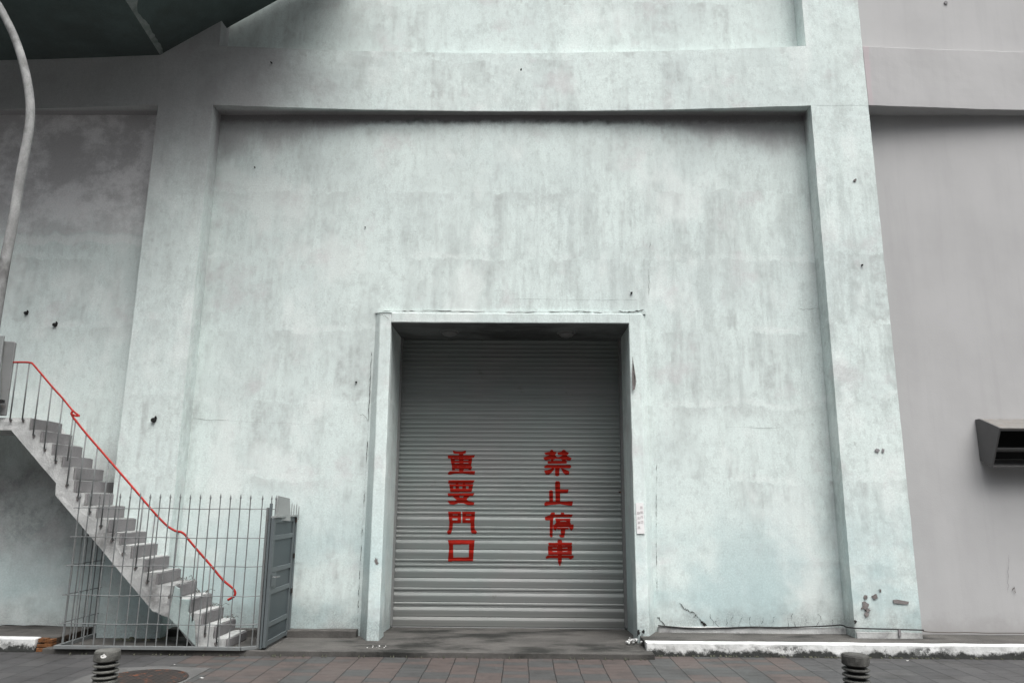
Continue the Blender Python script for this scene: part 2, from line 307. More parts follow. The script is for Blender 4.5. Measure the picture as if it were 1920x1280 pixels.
def nz(x,y,z,f=1.,seed=0): return noise.noise(Vector((x*f+seed,y*f,z*f)))
def rough(a=.004,f=2.5):
    def g(x,y,z):
        d=noise.noise_vector(Vector((x*f,y*f,z*f)))*a+noise.noise_vector(Vector((x*9,y*9,z*9)))*a*.5
        return (x+d.x,y+d.y,z+d.z)
    return g

# ---------------------------------------------------------------- ground
g=MB().box(-250,250,-260,60,-.30,-.125).build('ground','asphalt'); tag(g,kind='structure')
p=MB().box(-40,40,-7.2,1.5,-.124,0).build('pavement','pave',bevel=.01); tag(p,kind='structure')
XK=UZ(1231,1207,.15).x; XLK=UZ(112,1190,.15).x
def apron_fn(x,y,z):
    if z>.03:
        z+=.004*nz(x,y,0,1.7)-.045*max(0,min(1,y+.0))
    if y<-.9: y+=.02*nz(x,0,0,2.2)-.012*nz(x,0,3,7)
    return (x,y,z)
ap=MB().grid(-5.5,XK-.04,-1.0,1.28,-.05,.06,.12,apron_fn).build('apron','slab',bevel=.008); tag(ap,kind='structure')
def kf(x,y,z): return (x+.006*nz(x,y,z,5), y+.012*nz(x,y,z,3)+.006*nz(x,y,z,14), z+(.006*nz(x,y,2,3) if z>.1 else 0))
YK=-.79
k=MB().grid(XK-.1,14,YK,YK+.13,-.05,.152,.06,kf)
k=k.build('kerb','kerb',bevel=.012); tag(k,kind='structure')
a2=MB().grid(XK-.1,14,YK+.131,.0,-.05,.143,.12,rough(.004)).build('raised_apron','slab'); tag(a2,kind='structure')
XL1=UZ(82,1200,.1).x
YKL=UZ(40,1222,0).y
k=MB().grid(-14,XL1,YKL,YKL+.13,-.05,.150,.06,kf).build('kerb','kerb',bevel=.012); tag(k,kind='structure')
a3=MB().grid(-14,XL1+.18,YKL+.131,.0,-.05,.144,.12,rough(.004)).build('raised_apron','slab'); tag(a3,kind='structure')
br=MB()
for r_ in range(3):
    zb=.0+r_*.052
    for c_ in range(2):
        x=XL1+.012+c_*.105-.02*(r_%2); x=max(x,XL1+.008)
        br.grid(x,min(x+.096,XL1+.185),YKL+.02-.01*c_+.008*r_,YKL+.12,zb,zb+.044-.01*((r_+c_)%2),.03,rough(.009,6))
br=br.build('kerb_bricks','brick',bevel=.004); tag(br,kind='structure')
b2=MB()
for r_ in range(3):
    for c_ in range(4):
        y=YKL+.13+c_*.17
        b2.grid(XL1+.183,XL1+.21,y,y+.155,r_*.05,r_*.05+.043,.04,rough(.006,5))
tag(b2.build('kerb_bricks','bricks2',bevel=.004),kind='structure')  # darker bricks along the side face
# ---------------------------------------------------------------- main building
PL0,PL1,PR0,PR1=-5.27,-4.47,4.14,4.96; DP=.30; ZS=7.33; ZB=8.28; BAY=9.42; ZT=11.5
ox0,ox1,oz=-1.81,1.50,4.165
bld=empty('concrete_building',(0,0,0),'weathered mint plaster warehouse wall with piers, beam and a big roller shutter','building')
def wallf(x,y,z):
    return (x,y+(.006*nz(x,0,z,.8)+.0015*nz(x,0,z,5) if y<.01 else 0),z)
w=MB()
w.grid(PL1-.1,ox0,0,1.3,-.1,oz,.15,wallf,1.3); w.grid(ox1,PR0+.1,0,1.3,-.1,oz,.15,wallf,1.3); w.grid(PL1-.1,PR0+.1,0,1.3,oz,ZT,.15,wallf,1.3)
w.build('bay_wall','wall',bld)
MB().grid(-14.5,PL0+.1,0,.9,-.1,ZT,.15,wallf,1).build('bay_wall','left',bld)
def yf(x,z): return .004*nz(x,0,z,2.2)+.0015*nz(x,0,z,9)
def pf(x,y,z):
    e=.004*nz(x,y,z,13)+.003*nz(x,y,z,5)
    return (x+e,y+(yf(x,z)+.0015 if y<-.1 else 0),z)
for x0_,x1_,mt in ((PL0,PL1,'pier'),(PR0,PR1,'pier'),(PL0-BAY,PL1-BAY,'left')):
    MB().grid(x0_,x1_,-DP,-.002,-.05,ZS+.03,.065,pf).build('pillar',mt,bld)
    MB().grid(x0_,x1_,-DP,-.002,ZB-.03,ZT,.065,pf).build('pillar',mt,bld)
def beamf(c):
    def g(x,y,z):
        k=round((x-c)/BAY); u=max(-1,min(1,(x-c-k*BAY)/(BAY/2-.4)))
        if y<-.01: y=-DP+.185*(1-abs(u)**1.7)+yf(x,z)
        return (x,y,z+.004*nz(x,y,z,4)+.003*nz(x,y,z,13))
    return g
cm=(PL1+PR0)/2
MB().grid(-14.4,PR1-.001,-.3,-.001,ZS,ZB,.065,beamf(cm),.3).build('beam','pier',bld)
# door surround: battered, splayed legs and a shallow head
fr=MB()
def P_(z): return .07+.25*max(0,min(1,(4.2-z)/4.2))**1.3
nseg=40
def leg(xin_t,xin_b,xf_t,xf_b,xw):
    vs=[];fs=[]
    for i in range(nseg+1):
        t=i/nseg; z=4.30*(1-t)+.03*t; p=P_(z); j=.004*nz(1,0,z,4)+.002*nz(1,0,z,15)
        xi=xin_t+(xin_b-xin_t)*t; xf=xf_t+(xf_b-xf_t)*t
        vs+=[(xi+j,.02,z),(xi+j,-p,z),(xf+j*.6,-p,z),(xw+j,.02,z)]
    for i in range(nseg):
        for k_ in range(3):
            a=i*4+k_; fs.append((a,a+1,a+5,a+4) if xin_t>xw else (a,a+4,a+5,a+1))
    fs.append((0,1,2,3)); fs.append(tuple(nseg*4+q for q in (3,2,1,0)))
    fr.add(vs,fs)
leg(ox0+.008,-1.74,-1.955,-1.895,-2.05)
leg(ox1-.012,1.455,1.655,1.60,1.74)
fr.grid(ox0+.006,ox1-.006,-.069,.01,oz-.002,4.30,.1,rough(.004))
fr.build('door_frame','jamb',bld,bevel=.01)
fh=MB().grid(-2.03,1.73,-.035,.01,4.302,4.345,.1,rough(.003)).build('frame_lip','wall',bld)
# plinth ledges at the foot of the wall
pln=MB().grid(PL1+.01,-2.06,-.16,-.001,.0,.15,.1,rough(.01,4)).build('plinth','slab',bld,bevel=.012)
MB().grid(1.76,PR0-.002,-.035,-.001,.1,.215,.1,rough(.006,4)).build('plinth','stair',bld,bevel=.008)
MB().grid(PR0+.01,PR1-.01,-DP-.02,-DP+.01,.1,.215,.1,rough(.006,4)).build('plinth','stair',bld,bevel=.008)
# shutter ---------------------------------------------------------------
YS=1.0; sx0,sx1=ox0-.03,ox1+.03
shut_spec=[977,1019.5,1035.5,1067,1083,1115.5,1147,1163]
def zc(y): return U(960,y,YS).z
spec=[zc(y) for y in shut_spec]; pit=.0655
def prof_norm(zt,zb):
    h=zt-zb; return [(zt,.006),(zt-h*.03,.003),(zt-h*.13,-.004),(zt-h*.20,-.007),(zt-h*.50,-.0065),(zt-h*.56,-.001),(zt-h*.60,.005),(zt-h*.66,.0035),(zt-h*.90,.003),(zt-h*.96,.006)]
def prof_spec(zt,zb):
    h=zt-zb; return [(zt,.009),(zt-h*.05,.004),(zt-h*.26,-.010),(zt-h*.33,-.013),(zt-h*.50,-.010),(zt-h*.74,-.003),(zt-h*.93,.001),(zt-h*.96,.006)]
prof=[]; z=oz+.12; spec=sorted(spec,reverse=True); si=0; zlast=.06
while z>zlast+.03:
    if si<len(spec) and z-pit<spec[si]:
        nb=z-2*pit; prof+=prof_spec(z,nb); z=nb; si+=1
        while si<len(spec) and spec[si]>z+.02: si+=1
    else:
        prof+=prof_norm(z,z-pit); z-=pit
zend=z; prof.append((zend,.015))
door=tag(MB().build('roller_shutter',None,bld),None)
def curtain():
    m=MB(); n=26; xs=[sx0+(sx1-sx0)*i/n for i in range(n+1)]
    ph={}
    for (z_,y_) in prof:
        for x in xs:
            m.v.append(Vector((x,YS+y_+.004*nz(x,0,z_,.9),z_+.0015*nz(x,5,z_,1.2))))
    for i in range(len(prof)-1):
        for k_ in range(n):
            a=i*(n+1)+k_; m.f.append((a,a+n+1,a+n+2,a+1))
    return m
cu=curtain(); me=bpy.data.meshes.new('roller_shutter'); me.from_pydata([tuple(v) for v in cu.v],[],cu.f); me.materials.append(M['shut']); door.data=me
def Yp(z_):
    for i in range(len(prof)-1):
        if prof[i][0]>=z_>=prof[i+1][0]:
            a,b=prof[i],prof[i+1]; t=(a[0]-z_)/max(1e-6,a[0]-b[0]); return a[1]+(b[1]-a[1])*t
    return 0
MB().box(sx0,sx1,YS-.012,YS+.02,zend-.052,zend-.002).build('bottom_bar','track',door,bevel=.004)
for i in range(9):
    x=ox0+.25+i*.36; MB().tube([(x,YS-.012,zend-.03),(x,YS-.020,zend-.03)],.009,8).build('bolt','track',door)
for a,b in ((ox0-.002,ox0+.032),(ox1-.032,ox1+.002)):
    g_=MB().box(a,b,YS-.10,YS-.055,.05,oz-.005); g_.box(a,a+.012 if a<0 else a+.032,YS-.056,YS+.05,.05,oz-.005)
    if a>0: g_.box(b-.02,b,YS-.14,YS-.1,.05,oz-.005)
    g_.build('guide_rail','track',door,bevel=.003)
q=U(1176,922,.9); MB().lathe([(.018,-.012),(.02,.0),(.012,.012)],(ox1-.06,.92,q.z),10).build('rust_spot','rust',door)
MB().box(ox0+.001,ox1-.001,YS+.05,YS+.14,oz-.3,oz+.2).build('shutter_box','void',door)
# painted characters: polygons read off the photograph, projected on the slats
def S(x,y): q=U(800+x/4.923,820+y/4.923,YS-.008); return (q.x,q.z)
R4=lambda a,b,c,d:[(a,b),(c,b),(c,d),(a,d)]
GL=[
 ([[(245,122),(270,130),(330,130),(362,120),(357,143),(330,147),(270,147),(248,143)],[(300,140),(338,140),(337,325),(302,325)],[(195,178),(200,165),(442,162),(432,183),(240,184),(203,191)],[(222,192),(418,190),(408,264),(235,266)],[(235,272),(418,270),(406,297),(236,299)],[(197,328),(215,312),(445,310),(440,338),(400,336),(330,327),(250,330),(205,341)]],
  [R4(258,204,300,212),R4(340,204,386,212),R4(258,231,302,238),R4(340,231,386,238),R4(262,290,300,297),R4(342,290,386,297)]),
 ([[(205,395),(440,393),(425,421),(200,420)],R4(270,415,290,440),R4(335,415,355,440),[(212,432),(428,430),(412,500),(220,502)],[(197,515),(438,512),(425,536),(385,539),(240,539),(200,541)],[(245,535),(398,533),(365,566),(380,586),(438,598),(432,622),(385,622),(350,603),(290,601),(250,616),(215,612),(197,585),(260,585),(285,575),(250,548)]],
  [R4(245,448,268,471),R4(297,448,330,471),R4(362,448,388,471),[(298,537),(345,537),(335,552),(305,552)]]),
 ([[(200,682),(315,682),(315,785),(212,785)],[(330,685),(445,682),(438,785),(333,785)],[(212,780),(242,780),(235,840),(222,885),(200,892),(190,868),(208,845)],[(408,780),(438,780),(440,845),(462,872),(450,886),(420,882),(408,850)]],
  [R4(238,706,288,716),R4(238,744,285,762),R4(362,706,412,716),R4(360,746,402,760)]),
 ([[(200,948),(440,945),(425,1135),(235,1135),(225,1142),(200,1138),(210,1000)]],[[(243,985),(393,982),(390,1103),(245,1105)]]),
 ([[(1090,140),(1140,132),(1150,112),(1165,118),(1168,130),(1198,135),(1185,156),(1100,157)],[(1210,138),(1245,132),(1262,112),(1280,120),(1282,130),(1310,140),(1300,157),(1215,157)],[(1080,185),(1130,165),(1145,150),(1172,150),(1200,180),(1225,182),(1255,165),(1262,150),(1285,150),(1295,170),(1335,190),(1325,210),(1300,208),(1280,195),(1285,222),(1150,222),(1150,195),(1100,208),(1088,200)],[(1118,218),(1292,216),(1290,236),(1120,238)],[(1085,268),(1110,254),(1325,252),(1333,268),(1320,279),(1095,279)],[(1188,275),(1225,275),(1222,345),(1205,356),(1188,345)],[(1165,282),(1178,288),(1145,325),(1125,341),(1100,338),(1088,305),(1120,300)],[(1243,285),(1262,288),(1315,312),(1312,338),(1285,342),(1262,320)]],
  [[(1168,205),(1185,197),(1235,197),(1252,205),(1250,214),(1170,214)]]),
 ([[(1187,420),(1195,403),(1215,400),(1230,415),(1230,592),(1192,592)],[(1132,495),(1148,484),(1163,495),(1165,592),(1135,592)],[(1225,478),(1308,478),(1300,508),(1225,510)],[(1088,608),(1105,590),(1348,588),(1340,626),(1300,622),(1230,609),(1120,620),(1092,630)]],[]),
 ([[(1092,735),(1140,715),(1155,690),(1180,690),(1182,715),(1165,750),(1160,910),(1150,918),(1138,905),(1140,760),(1098,758)],[(1242,690),(1262,688),(1272,714),(1240,714)],[(1165,712),(1345,710),(1335,731),(1165,733)],[(1190,748),(1325,748),(1320,787),(1200,787)],[(1195,785),(1325,785),(1330,808),(1180,808)],[(1170,805),(1355,803),(1352,835),(1335,855),(1320,835),(1318,823),(1205,823),(1190,855),(1172,840)],[(1205,832),(1310,832),(1305,843),(1210,843)],[(1240,835),(1280,835),(1275,880),(1268,915),(1240,920),(1225,900),(1245,895),(1240,870)]],
  [[(1230,768),(1260,763),(1290,768),(1290,773),(1230,773)]]),
 ([[(1210,950),(1228,940),(1248,950),(1248,980),(1210,980)],[(1125,972),(1340,970),(1335,991),(1130,992)],[(1122,1001),(1340,999),(1338,1077),(1125,1077)],[(1212,975),(1245,975),(1245,1140),(1230,1182),(1215,1150)],[(1100,1100),(1120,1088),(1352,1088),(1355,1100),(1330,1120),(1310,1108),(1130,1108),(1108,1113)]],
  [R4(1160,1014,1205,1022),R4(1252,1014,1300,1022),R4(1160,1045,1205,1052),R4(1252,1045,1300,1052)]),
]
def spans(polys,z_):
    iv=[]
    for P in polys:
        xs=[]
        for i in range(len(P)):
            (x0,z0),(x1,z1)=P[i],P[(i+1)%len(P)]
            if (z0>z_)!=(z1>z_): xs.append(x0+(x1-x0)*(z_-z0)/(z1-z0))
        xs.sort(); iv+=[(xs[i],xs[i+1]) for i in range(0,len(xs)-1,2)]
    iv.sort(); out=[]
    for a,b in iv:
        if out and a<=out[-1][1]: out[-1][1]=max(out[-1][1],b)
        else: out.append([a,b])
    return out
def sub(a,b):
    out=[]
    for s0,s1 in a:
        cur=s0
        for t0,t1 in b:
            if t1<=cur or t0>=s1: continue
            if t0>cur: out.append((cur,t0))
            cur=max(cur,t1)
        if cur<s1: out.append((cur,s1))
    return out
for adds,subs_ in GL:
    A=[[S(*q) for q in P] for P in adds]; B=[[S(*q) for q in P] for P in subs_]
    zt=max(q[1] for P in A for q in P); zb=min(q[1] for P in A for q in P)
    m=MB(); z_=zt
    cuts=sorted({zt,zb}|{p_[0] for p_ in prof if zb<p_[0]<zt},reverse=True); rows=[]
    for i in range(len(cuts)-1):
        n=max(1,int((cuts[i]-cuts[i+1])/.003)+1)
        rows+=[(cuts[i]+(cuts[i+1]-cuts[i])*k_/n,cuts[i]+(cuts[i+1]-cuts[i])*(k_+1)/n) for k_ in range(n)]
    for z0,z1 in rows:
        zz0=(z0+z1)/2
        grow=[]
        for dz_ in (-.004,0,.004): grow+=[(a-.004,b+.004) for a,b in spans(A,zz0+dz_)]
        grow.sort(); un=[]
        for a,b in grow:
            if un and a<=un[-1][1]: un[-1][1]=max(un[-1][1],b)
            else: un.append([a,b])
        for a,b in sub(un,[(a_+.002,b_-.002) for a_,b_ in spans(B,zz0) if b_-a_>.005]):
            j=.002*nz(a,0,z0,60); a+=j; b+=.002*nz(b,0,z0,60)
            if b-a<.002: continue
            n=max(1,int((b-a)/.12)+1); y0=YS+Yp(z0-1e-5)-.0035; y1=YS+Yp(z1+1e-5)-.0035
            for k_ in range(n):
                xa=a+(b-a)*k_/n; xb=a+(b-a)*(k_+1)/n
                f=lambda x,zz:.004*nz(x,0,zz,.9)
                m.add([(xa,y0+f(xa,z0),z0),(xa,y1+f(xa,z1),z1),(xb,y1+f(xb,z1),z1),(xb,y0+f(xb,z0),z0)],[(0,1,2,3)])
    m.build('painted_character','red',door)
MB().grid(ox0+.003,ox1-.003,-.045,YS-.012,oz-.011,oz-.0015,.12,rough(.002)).build('shade_lining','lining',bld)  # added dark lining, its colour stands in for shade under the head
# cracks, holes and peeled patches ---------------------------------------
def ribbon(pts,Y,wd,mat='crack',name='crack',parent=bld,dash=0,sub_=5,jit=.010):
    P=[U(x,y,Y) for x,y in pts]; L=[]
    for i in range(len(P)-1):
        for k_ in range(sub_):
            t=k_/sub_; q=P[i].lerp(P[i+1],t); L.append(q+Vector((random.uniform(-jit,jit),0,random.uniform(-jit,jit))))
    L.append(P[-1]); m=MB()
    ws=[wd*random.uniform(.3,1.2)/2 for _ in L]; ws[0]=ws[-1]=wd*.1
    if dash:
        on=1
        for i in range(len(L)):
            if random.random()<.4: on=random.random()>dash
            if not on: ws[i]=.0004
    for i,a in enumerate(L):
        d=(L[min(i+1,len(L)-1)]-L[max(i-1,0)]).normalized(); n=Vector((d.z,0,-d.x))
        m.v+=[a-n*ws[i],a+n*ws[i]]
        if i: k_=2*i; m.f.append((k_-2,k_-1,k_+1,k_))
    for i in range(0):
        if dash and random.random()<dash: continue
        a,b=L[i],L[i+1]; d=(b-a).normalized(); n=Vector((d.z,0,-d.x)); w0=wd*random.uniform(.3,1.2)/2; w1=wd*random.uniform(.3,1.2)/2
        e=d*wd*.3
        m.add([a-n*w0-e,b-n*w1+e,b+n*w1+e,a+n*w0-e],[(0,1,2,3) if n.x<0 else (3,2,1,0)])
    for v in m.v: v.y=Y-.0095
    return m.build(name,mat,parent)
ribbon([(1274,1128),(1284,1140),(1292,1145),(1302,1148),(1308,1156),(1316,1166),(1326,1173)],0,.011)
ribbon([(1313,1164),(1319,1168),(1324,1172)],0,.035,jit=.006)
ribbon([(1300,1156),(1307,1150)],0,.008)
ribbon([(1232,1155),(1240,1163),(1247,1171)],0,.010)
for x in (1330,1345,1362,1376,1392,1408,1430,1452,1475,1486,1510,1533,1560):
    y=random.uniform(1148,1160); ribbon([(x,y),(x+random.uniform(-7,7),y+9),(x+random.uniform(-9,9),1176)],0,.005,dash=.35)
ribbon([(1219,455),(1216,480),(1219,492),(1216,505),(1217,530),(1216,560)],0,.005,dash=.2)
ribbon([(820,597),(900,598)],0,.003,dash=.4); ribbon([(960,561),(1110,562),(1200,563)],0,.003,dash=.4)
ribbon([(360,785),(430,789),(520,792),(600,796)],0,.0035,dash=.45); ribbon([(1360,800),(1460,802)],0,.003,dash=.4)
ribbon([(1495,578),(1510,580),(1540,578)],0,.004,dash=.2)
ribbon([(674,776),(684,779),(690,790)],0,.005)
ribbon([(1548,600),(1562,780),(1575,950),(1587,1150)],-.008,.007,dash=.35,sub_=40,jit=.003)
ribbon([(697,660),(688,850),(676,1050),(670,1170)],-.01,.009,dash=.4,sub_=40,jit=.004)
ribbon([(1231,870),(1230,1000),(1232,1120)],-.0,.006,dash=.5,sub_=30,jit=.003)
ribbon([(358,700),(345,880)],-.008,.005,dash=.5,sub_=30,jit=.003)
ribbon([(716,584),(790,582),(880,585),(980,586),(1090,584),(1150,588),(1200,583)],-.035,.012,dash=.45,sub_=12,jit=.006)
ribbon([(1160,584),(1180,586),(1195,583),(1208,582)],-.035,.016)
ribbon([(712,590),(722,592),(730,600)],-.075,.005); ribbon([(1186,680),(1189,700),(1190,722)],-.14,.010,jit=.006)
def blob(pts,Y,mat,name,parent,th=.004,ny=0):
    P=[U(x,y,Y) for x,y in pts]; m=MB().prism([(q.x,q.z) for q in P],Y-th,Y+.004); return m.build(name,mat,parent)
def ragged(cx,cy,rx,ry,n=17,j=.55): return [(cx+rx*math.cos(6.283*i/n)*random.uniform(1-j,1+j*.5),cy+ry*math.sin(6.283*i/n)*random.uniform(1-j,1+j*.5)) for i in range(n)]
for a in ((1623,1118,4.5,5),(1641,1118,5.5,6),(1621,1135,7,9),(1627,1143,5,5),(1625,1151,4.5,5)): blob(ragged(*a),-DP-.008,'peel','peeled_patch',bld)
blob([(1674,1124),(1682,1123),(1698,1126),(1704,1127),(1703,1132),(1694,1132),(1676,1130)],-DP-.008,'peel','peeled_patch',bld)
blob([(1648,1104),(1652,1104),(1652,1110),(1650,1109),(1650,1106)],-DP-.008,'peel','peeled_patch',bld)
blob([(1186,668),(1188,682),(1191,700),(1193,715),(1190,730),(1186,732),(1185,700)],-.14,'peel','peeled_patch',bld,.006)
blob(ragged(706,1052,4,7),-.245,'peel','peeled_patch',bld,.006)
blob(ragged(1206,1183,3,4),-.335,'void','peeled_patch',bld,.004); blob(ragged(1197,1186,4,6),-.335,'void','peeled_patch',bld,.004)
blob(ragged(1604,1165,3,4),-DP-.008,'crack','peeled_patch',bld); blob(ragged(1603,338,3,3),-DP-.008,'peel','stain',bld)
blob(ragged(1645,844,4,4),-DP-.008,'riser','stain',bld); blob(ragged(1656,844,3,4),-DP-.008,'riser','stain',bld)
for (x,y,Y,r) in ((50,587,0,.028),(104,609,0,.032),(289,787,-DP,.036),(1184,549,0,.017),(668,716,0,.014),(977,131,-.2,.012),(685,426,0,.009),(478,314,0,.010),(1616,497,-DP,.013),(509,118,-.27,.012)):
    q=U(x,y,Y); m=MB()
    n=12; m.tube([(q.x,Y+.01,q.z),(q.x,Y-.02-r*.6,q.z-.004)],[r,r*.75],10)
    if r>.025: m.tube([(q.x+r*.5,Y,q.z+r*.6),(q.x+r*.8,Y-.03,q.z+r*1.2)],[r*.5,r*.3],7)
    m.build('pipe_stub','hole',bld)
# horizontal wall seam under the rail height on left bay
ribbon([(0,1171),(110,1173)],-.002,.02,dash=.1,jit=.004)
# ---------------------------------------------------------------- grey building on the right
gb=empty('grey_building',(9,0,0),'smooth pale grey rendered building adjoining the mint wall on the right','building')
gf=lambda x,y,z:(x,y+(.004*nz(x,0,z,.6) if y<.01 else 0),z)
MB().grid(PR1-.1,17,0.004,.9,-.1,ZT,.2,gf,1).build('wall','grey',gb)
cg=cm+BAY
MB().grid(PR1+.002,cg+BAY/2-.4,-.3,-.001,ZS,ZB,.1,beamf(cg),.29).build('beam','grey',gb,bevel=.008)
ribbon([(1889,1040),(1890,1080),(1889,1110)],-.004,.003,parent=gb,dash=.2); ribbon([(1897,1105),(1901,1100),(1902,1112)],-.004,.012,mat='peel',parent=gb)
q=U(1773,6,0); MB().tube([(q.x,.01,q.z),(q.x,-.012,q.z)],[.03,.026],12).build('patch','riser',gb)
# ---------------------------------------------------------------- overhead stair
YO=-2.36; zl=U(300,103,-DP).z; xr=U(300,103,-DP).x; xr2=UZ(235,0,zl).x; sl=.655
ov=empty('overhead_staircase',(-7,-1.2,zl),'dark green underside of a concrete landing and flight across the top left corner','staircase')
sk=(xr2-xr)/(UZ(235,0,zl).y+DP)       # slight skew of the fold line
def sx(x,y): return x+sk*(y+DP)
ys=[-.10,-.305,-.7,-1.2,-1.8,YO]
def slabmesh(x0,x1,zf,th):
    m=MB(); xs=[x0+(x1-x0)*i/20 for i in range(21)]
    for y in ys:
        for x in xs:
            X=sx(x,y); z_=zf(x)+.004*nz(x,y,0,2); m.v.append(Vector((X,y,z_)))
    nx=len(xs); nb=len(m.v)
    for y in ys:
        for x in xs: m.v.append(Vector((sx(x,y),y,zf(x)+th)))
    for j in range(len(ys)-1):
        for i in range(nx-1):
            a=j*nx+i; m.f.append((a,a+1,a+nx+1,a+nx)); m.f.append((nb+a,nb+a+nx,nb+a+nx+1,nb+a+1))
    for i in range(nx-1):
        m.f.append((i,nb+i,nb+i+1,i+1)); a=(len(ys)-1)*nx+i; m.f.append((a,a+1,nb+a+1,nb+a))
    for j in range(len(ys)-1):
        a=j*nx; m.f.append((a,a+nx,nb+a+nx,nb+a)); a=j*nx+nx-1; m.f.append((a,nb+a,nb+a+nx,a+nx))
    return m
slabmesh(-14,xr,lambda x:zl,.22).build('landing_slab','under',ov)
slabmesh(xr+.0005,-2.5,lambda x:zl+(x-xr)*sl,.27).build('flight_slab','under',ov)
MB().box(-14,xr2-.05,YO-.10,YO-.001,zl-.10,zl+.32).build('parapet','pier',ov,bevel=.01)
wm=MB(); wl=[]
for k_ in range(50):
    t=k_/49; y=-.31+(YO+.32)*t; wd=.03+.20*abs(nz(y,3,0,2.2))*(.4+t)+.03*abs(nz(y,8,0,9)); a=sx(xr+.003,y); z0=zl-.006; wl.append((a,y,z0,wd))
for a,y,z0,wd in wl: wm.v+=[Vector((a,y,z0)),Vector((a+wd,y,z0+wd*sl-.002))]
for k_ in range(49): wm.f.append((2*k_,2*k_+1,2*k_+3,2*k_+2))
wm.build('worn_edge','worn',ov)
stp=MB()
for i in range(10):
    x=xr+.05+i*.26; stp.box(x,x+.3,-1.9,-.32,zl+(x-xr)*sl+.2,zl+(x-xr)*sl+.2+.17)
stp.build('steps','stair',ov)
# ---------------------------------------------------------------- concrete stair along the left bay
YN=-.92; YF=-.29
ST=[((59,783),(52.5,803)),((78,806),(72,827)),((98.4,830),(93.3,849.7)),((118.6,853.7),(113.4,872.6)),((140,875),(135.3,896.7)),((140.5,899),(135.5,920.8)),((160,923),(155.5,945.7)),((182,947.4),(178,969.8)),((203.7,972.3),(200,994.7)),((225,998),(221,1020.5)),((247.5,1022),(243,1045)),((270,1047),(266,1070)),((294,1073),(289,1095)),((326,1097),(321,1120)),((356,1122),(351.5,1146)),((379,1149),(374,1170)),((403,1173),(397,1196)),((427,1197),(420,1213))]
stc=empty('concrete_staircase',(-4.8,-.6,.06),'weathered concrete stair with red handrail climbing left along the wall','staircase')
top=[]; rz=[]
for a,b in ST:
    A=U(*a,YN); B=U(*b,YN); top.append(((A.x+B.x)/2,A.z,B.z))
prof_=[(-13.4,top[0][1])]
for i,(x,zt,zb_) in enumerate(top):
    nz_=top[i+1][1] if i+1<len(top) else .0
    prof_.append((x,zt)); prof_.append((x,nz_))
sof=[(366,1214),(358,1207),(320,1159),(312,1156),(306,1154),(291,1146),(288,1147),(104.5,928),(105,905),(20,806),(-60,806)]
low=[(U(x,y,YN).x,U(x,y,YN).z) for x,y in sof]; low[0]=(low[0][0],.03); low[-1]=(-13.4,low[-2][1])
prof_[-1]=(prof_[-1][0],.03)
def sofz0(x):
    for i in range(len(low)-1):
        a,b=low[i],low[i+1]
        if min(a[0],b[0])<=x<=max(a[0],b[0]) and abs(a[0]-b[0])>1e-3: return a[1]+(b[1]-a[1])*(x-a[0])/(b[0]-a[0])
    return 2.4
fl=MB(); poly=prof_+low
# ragged extrusion: triangulated side faces, a middle row so that edges wander a little
bm=bmesh.new(); vs=[bm.verts.new((x,YN,z_)) for x,z_ in poly]; f=bm.faces.new(vs)
r_=bmesh.ops.extrude_face_region(bm,geom=[f]); bmesh.ops.translate(bm,vec=(0,YF-YN,0),verts=[v for v in r_['geom'] if isinstance(v,bmesh.types.BMVert)])
bmesh.ops.triangulate(bm,faces=[f_ for f_ in bm.faces if len(f_.verts)>4])
bmesh.ops.subdivide_edges(bm,edges=[e for e in bm.edges if e.calc_length()>.1],cuts=2,use_grid_fill=True)
for v in bm.verts:
    d=noise.noise_vector(v.co*6)*.008+noise.noise_vector(v.co*17)*.005; v.co+=Vector((d.x,d.y*.6,d.z*.7))
bmesh.ops.recalc_face_normals(bm,faces=bm.faces)
me=bpy.data.meshes.new('flight'); bm.to_mesh(me); bm.free(); me.materials.append(M['stair'])
flo=bpy.data.objects.new('flight',me); COL.objects.link(flo); flo.parent=stc; flo.matrix_parent_inverse=Matrix.Translation(-stc.location)
for i,(x,zt,zb_) in enumerate(top):
    nb=top[i+1][1] if i+1<len(top) else .06
    y1=YF
    if i==5: y1=-.05
    m=MB().grid(x+.006,x+.024,YN+.014,y1-.004,nb+.006,zt-.012,.07,rough(.003,7)); m.build('riser','riser',stc)
    # chipped nosing cap at the wall side, rubble and grit
blobp=[(316,1157),(327,1098),(337,1103),(337,1122),(356,1124),(352,1147),(364,1165),(366,1211)]
P=[U(x,y,YN-.03) for x,y in blobp]; MB().prism([(q.x,q.z) for q in P],YN-.03,YN-.004).build('side_patch','teal',stc,bevel=.006)
MB().prism([(-10,2.05),(U(20,806,YN).x,U(20,806,YN).z+.01),(PL0-.004,sofz0(PL0)+.02),(PL0-.004,sofz0(PL0)+.20),(U(20,806,YN).x+.1,2.5),(-10,2.5)] if False else [(-13.4,low[-1][1]+.01),(low[-2][0],low[-2][1]+.01),(PL0-.004,sofz0(PL0)+.02),(PL0-.004,sofz0(PL0)+.14),(low[-2][0]+.05,low[-2][1]+.14),(-13.4,low[-2][1]+.14)],YF+.001,-.012).build('unseen_gap_slab','stair',stc)  # unseen slab added to keep light out of the gap by the wall
# landing deck beyond the first riser reaches the wall
MB().box(-13.4,top[0][0]-.35,YF+.002,-.012,top[0][1]-.13,top[0][1]-.01).build('landing','stair',stc)
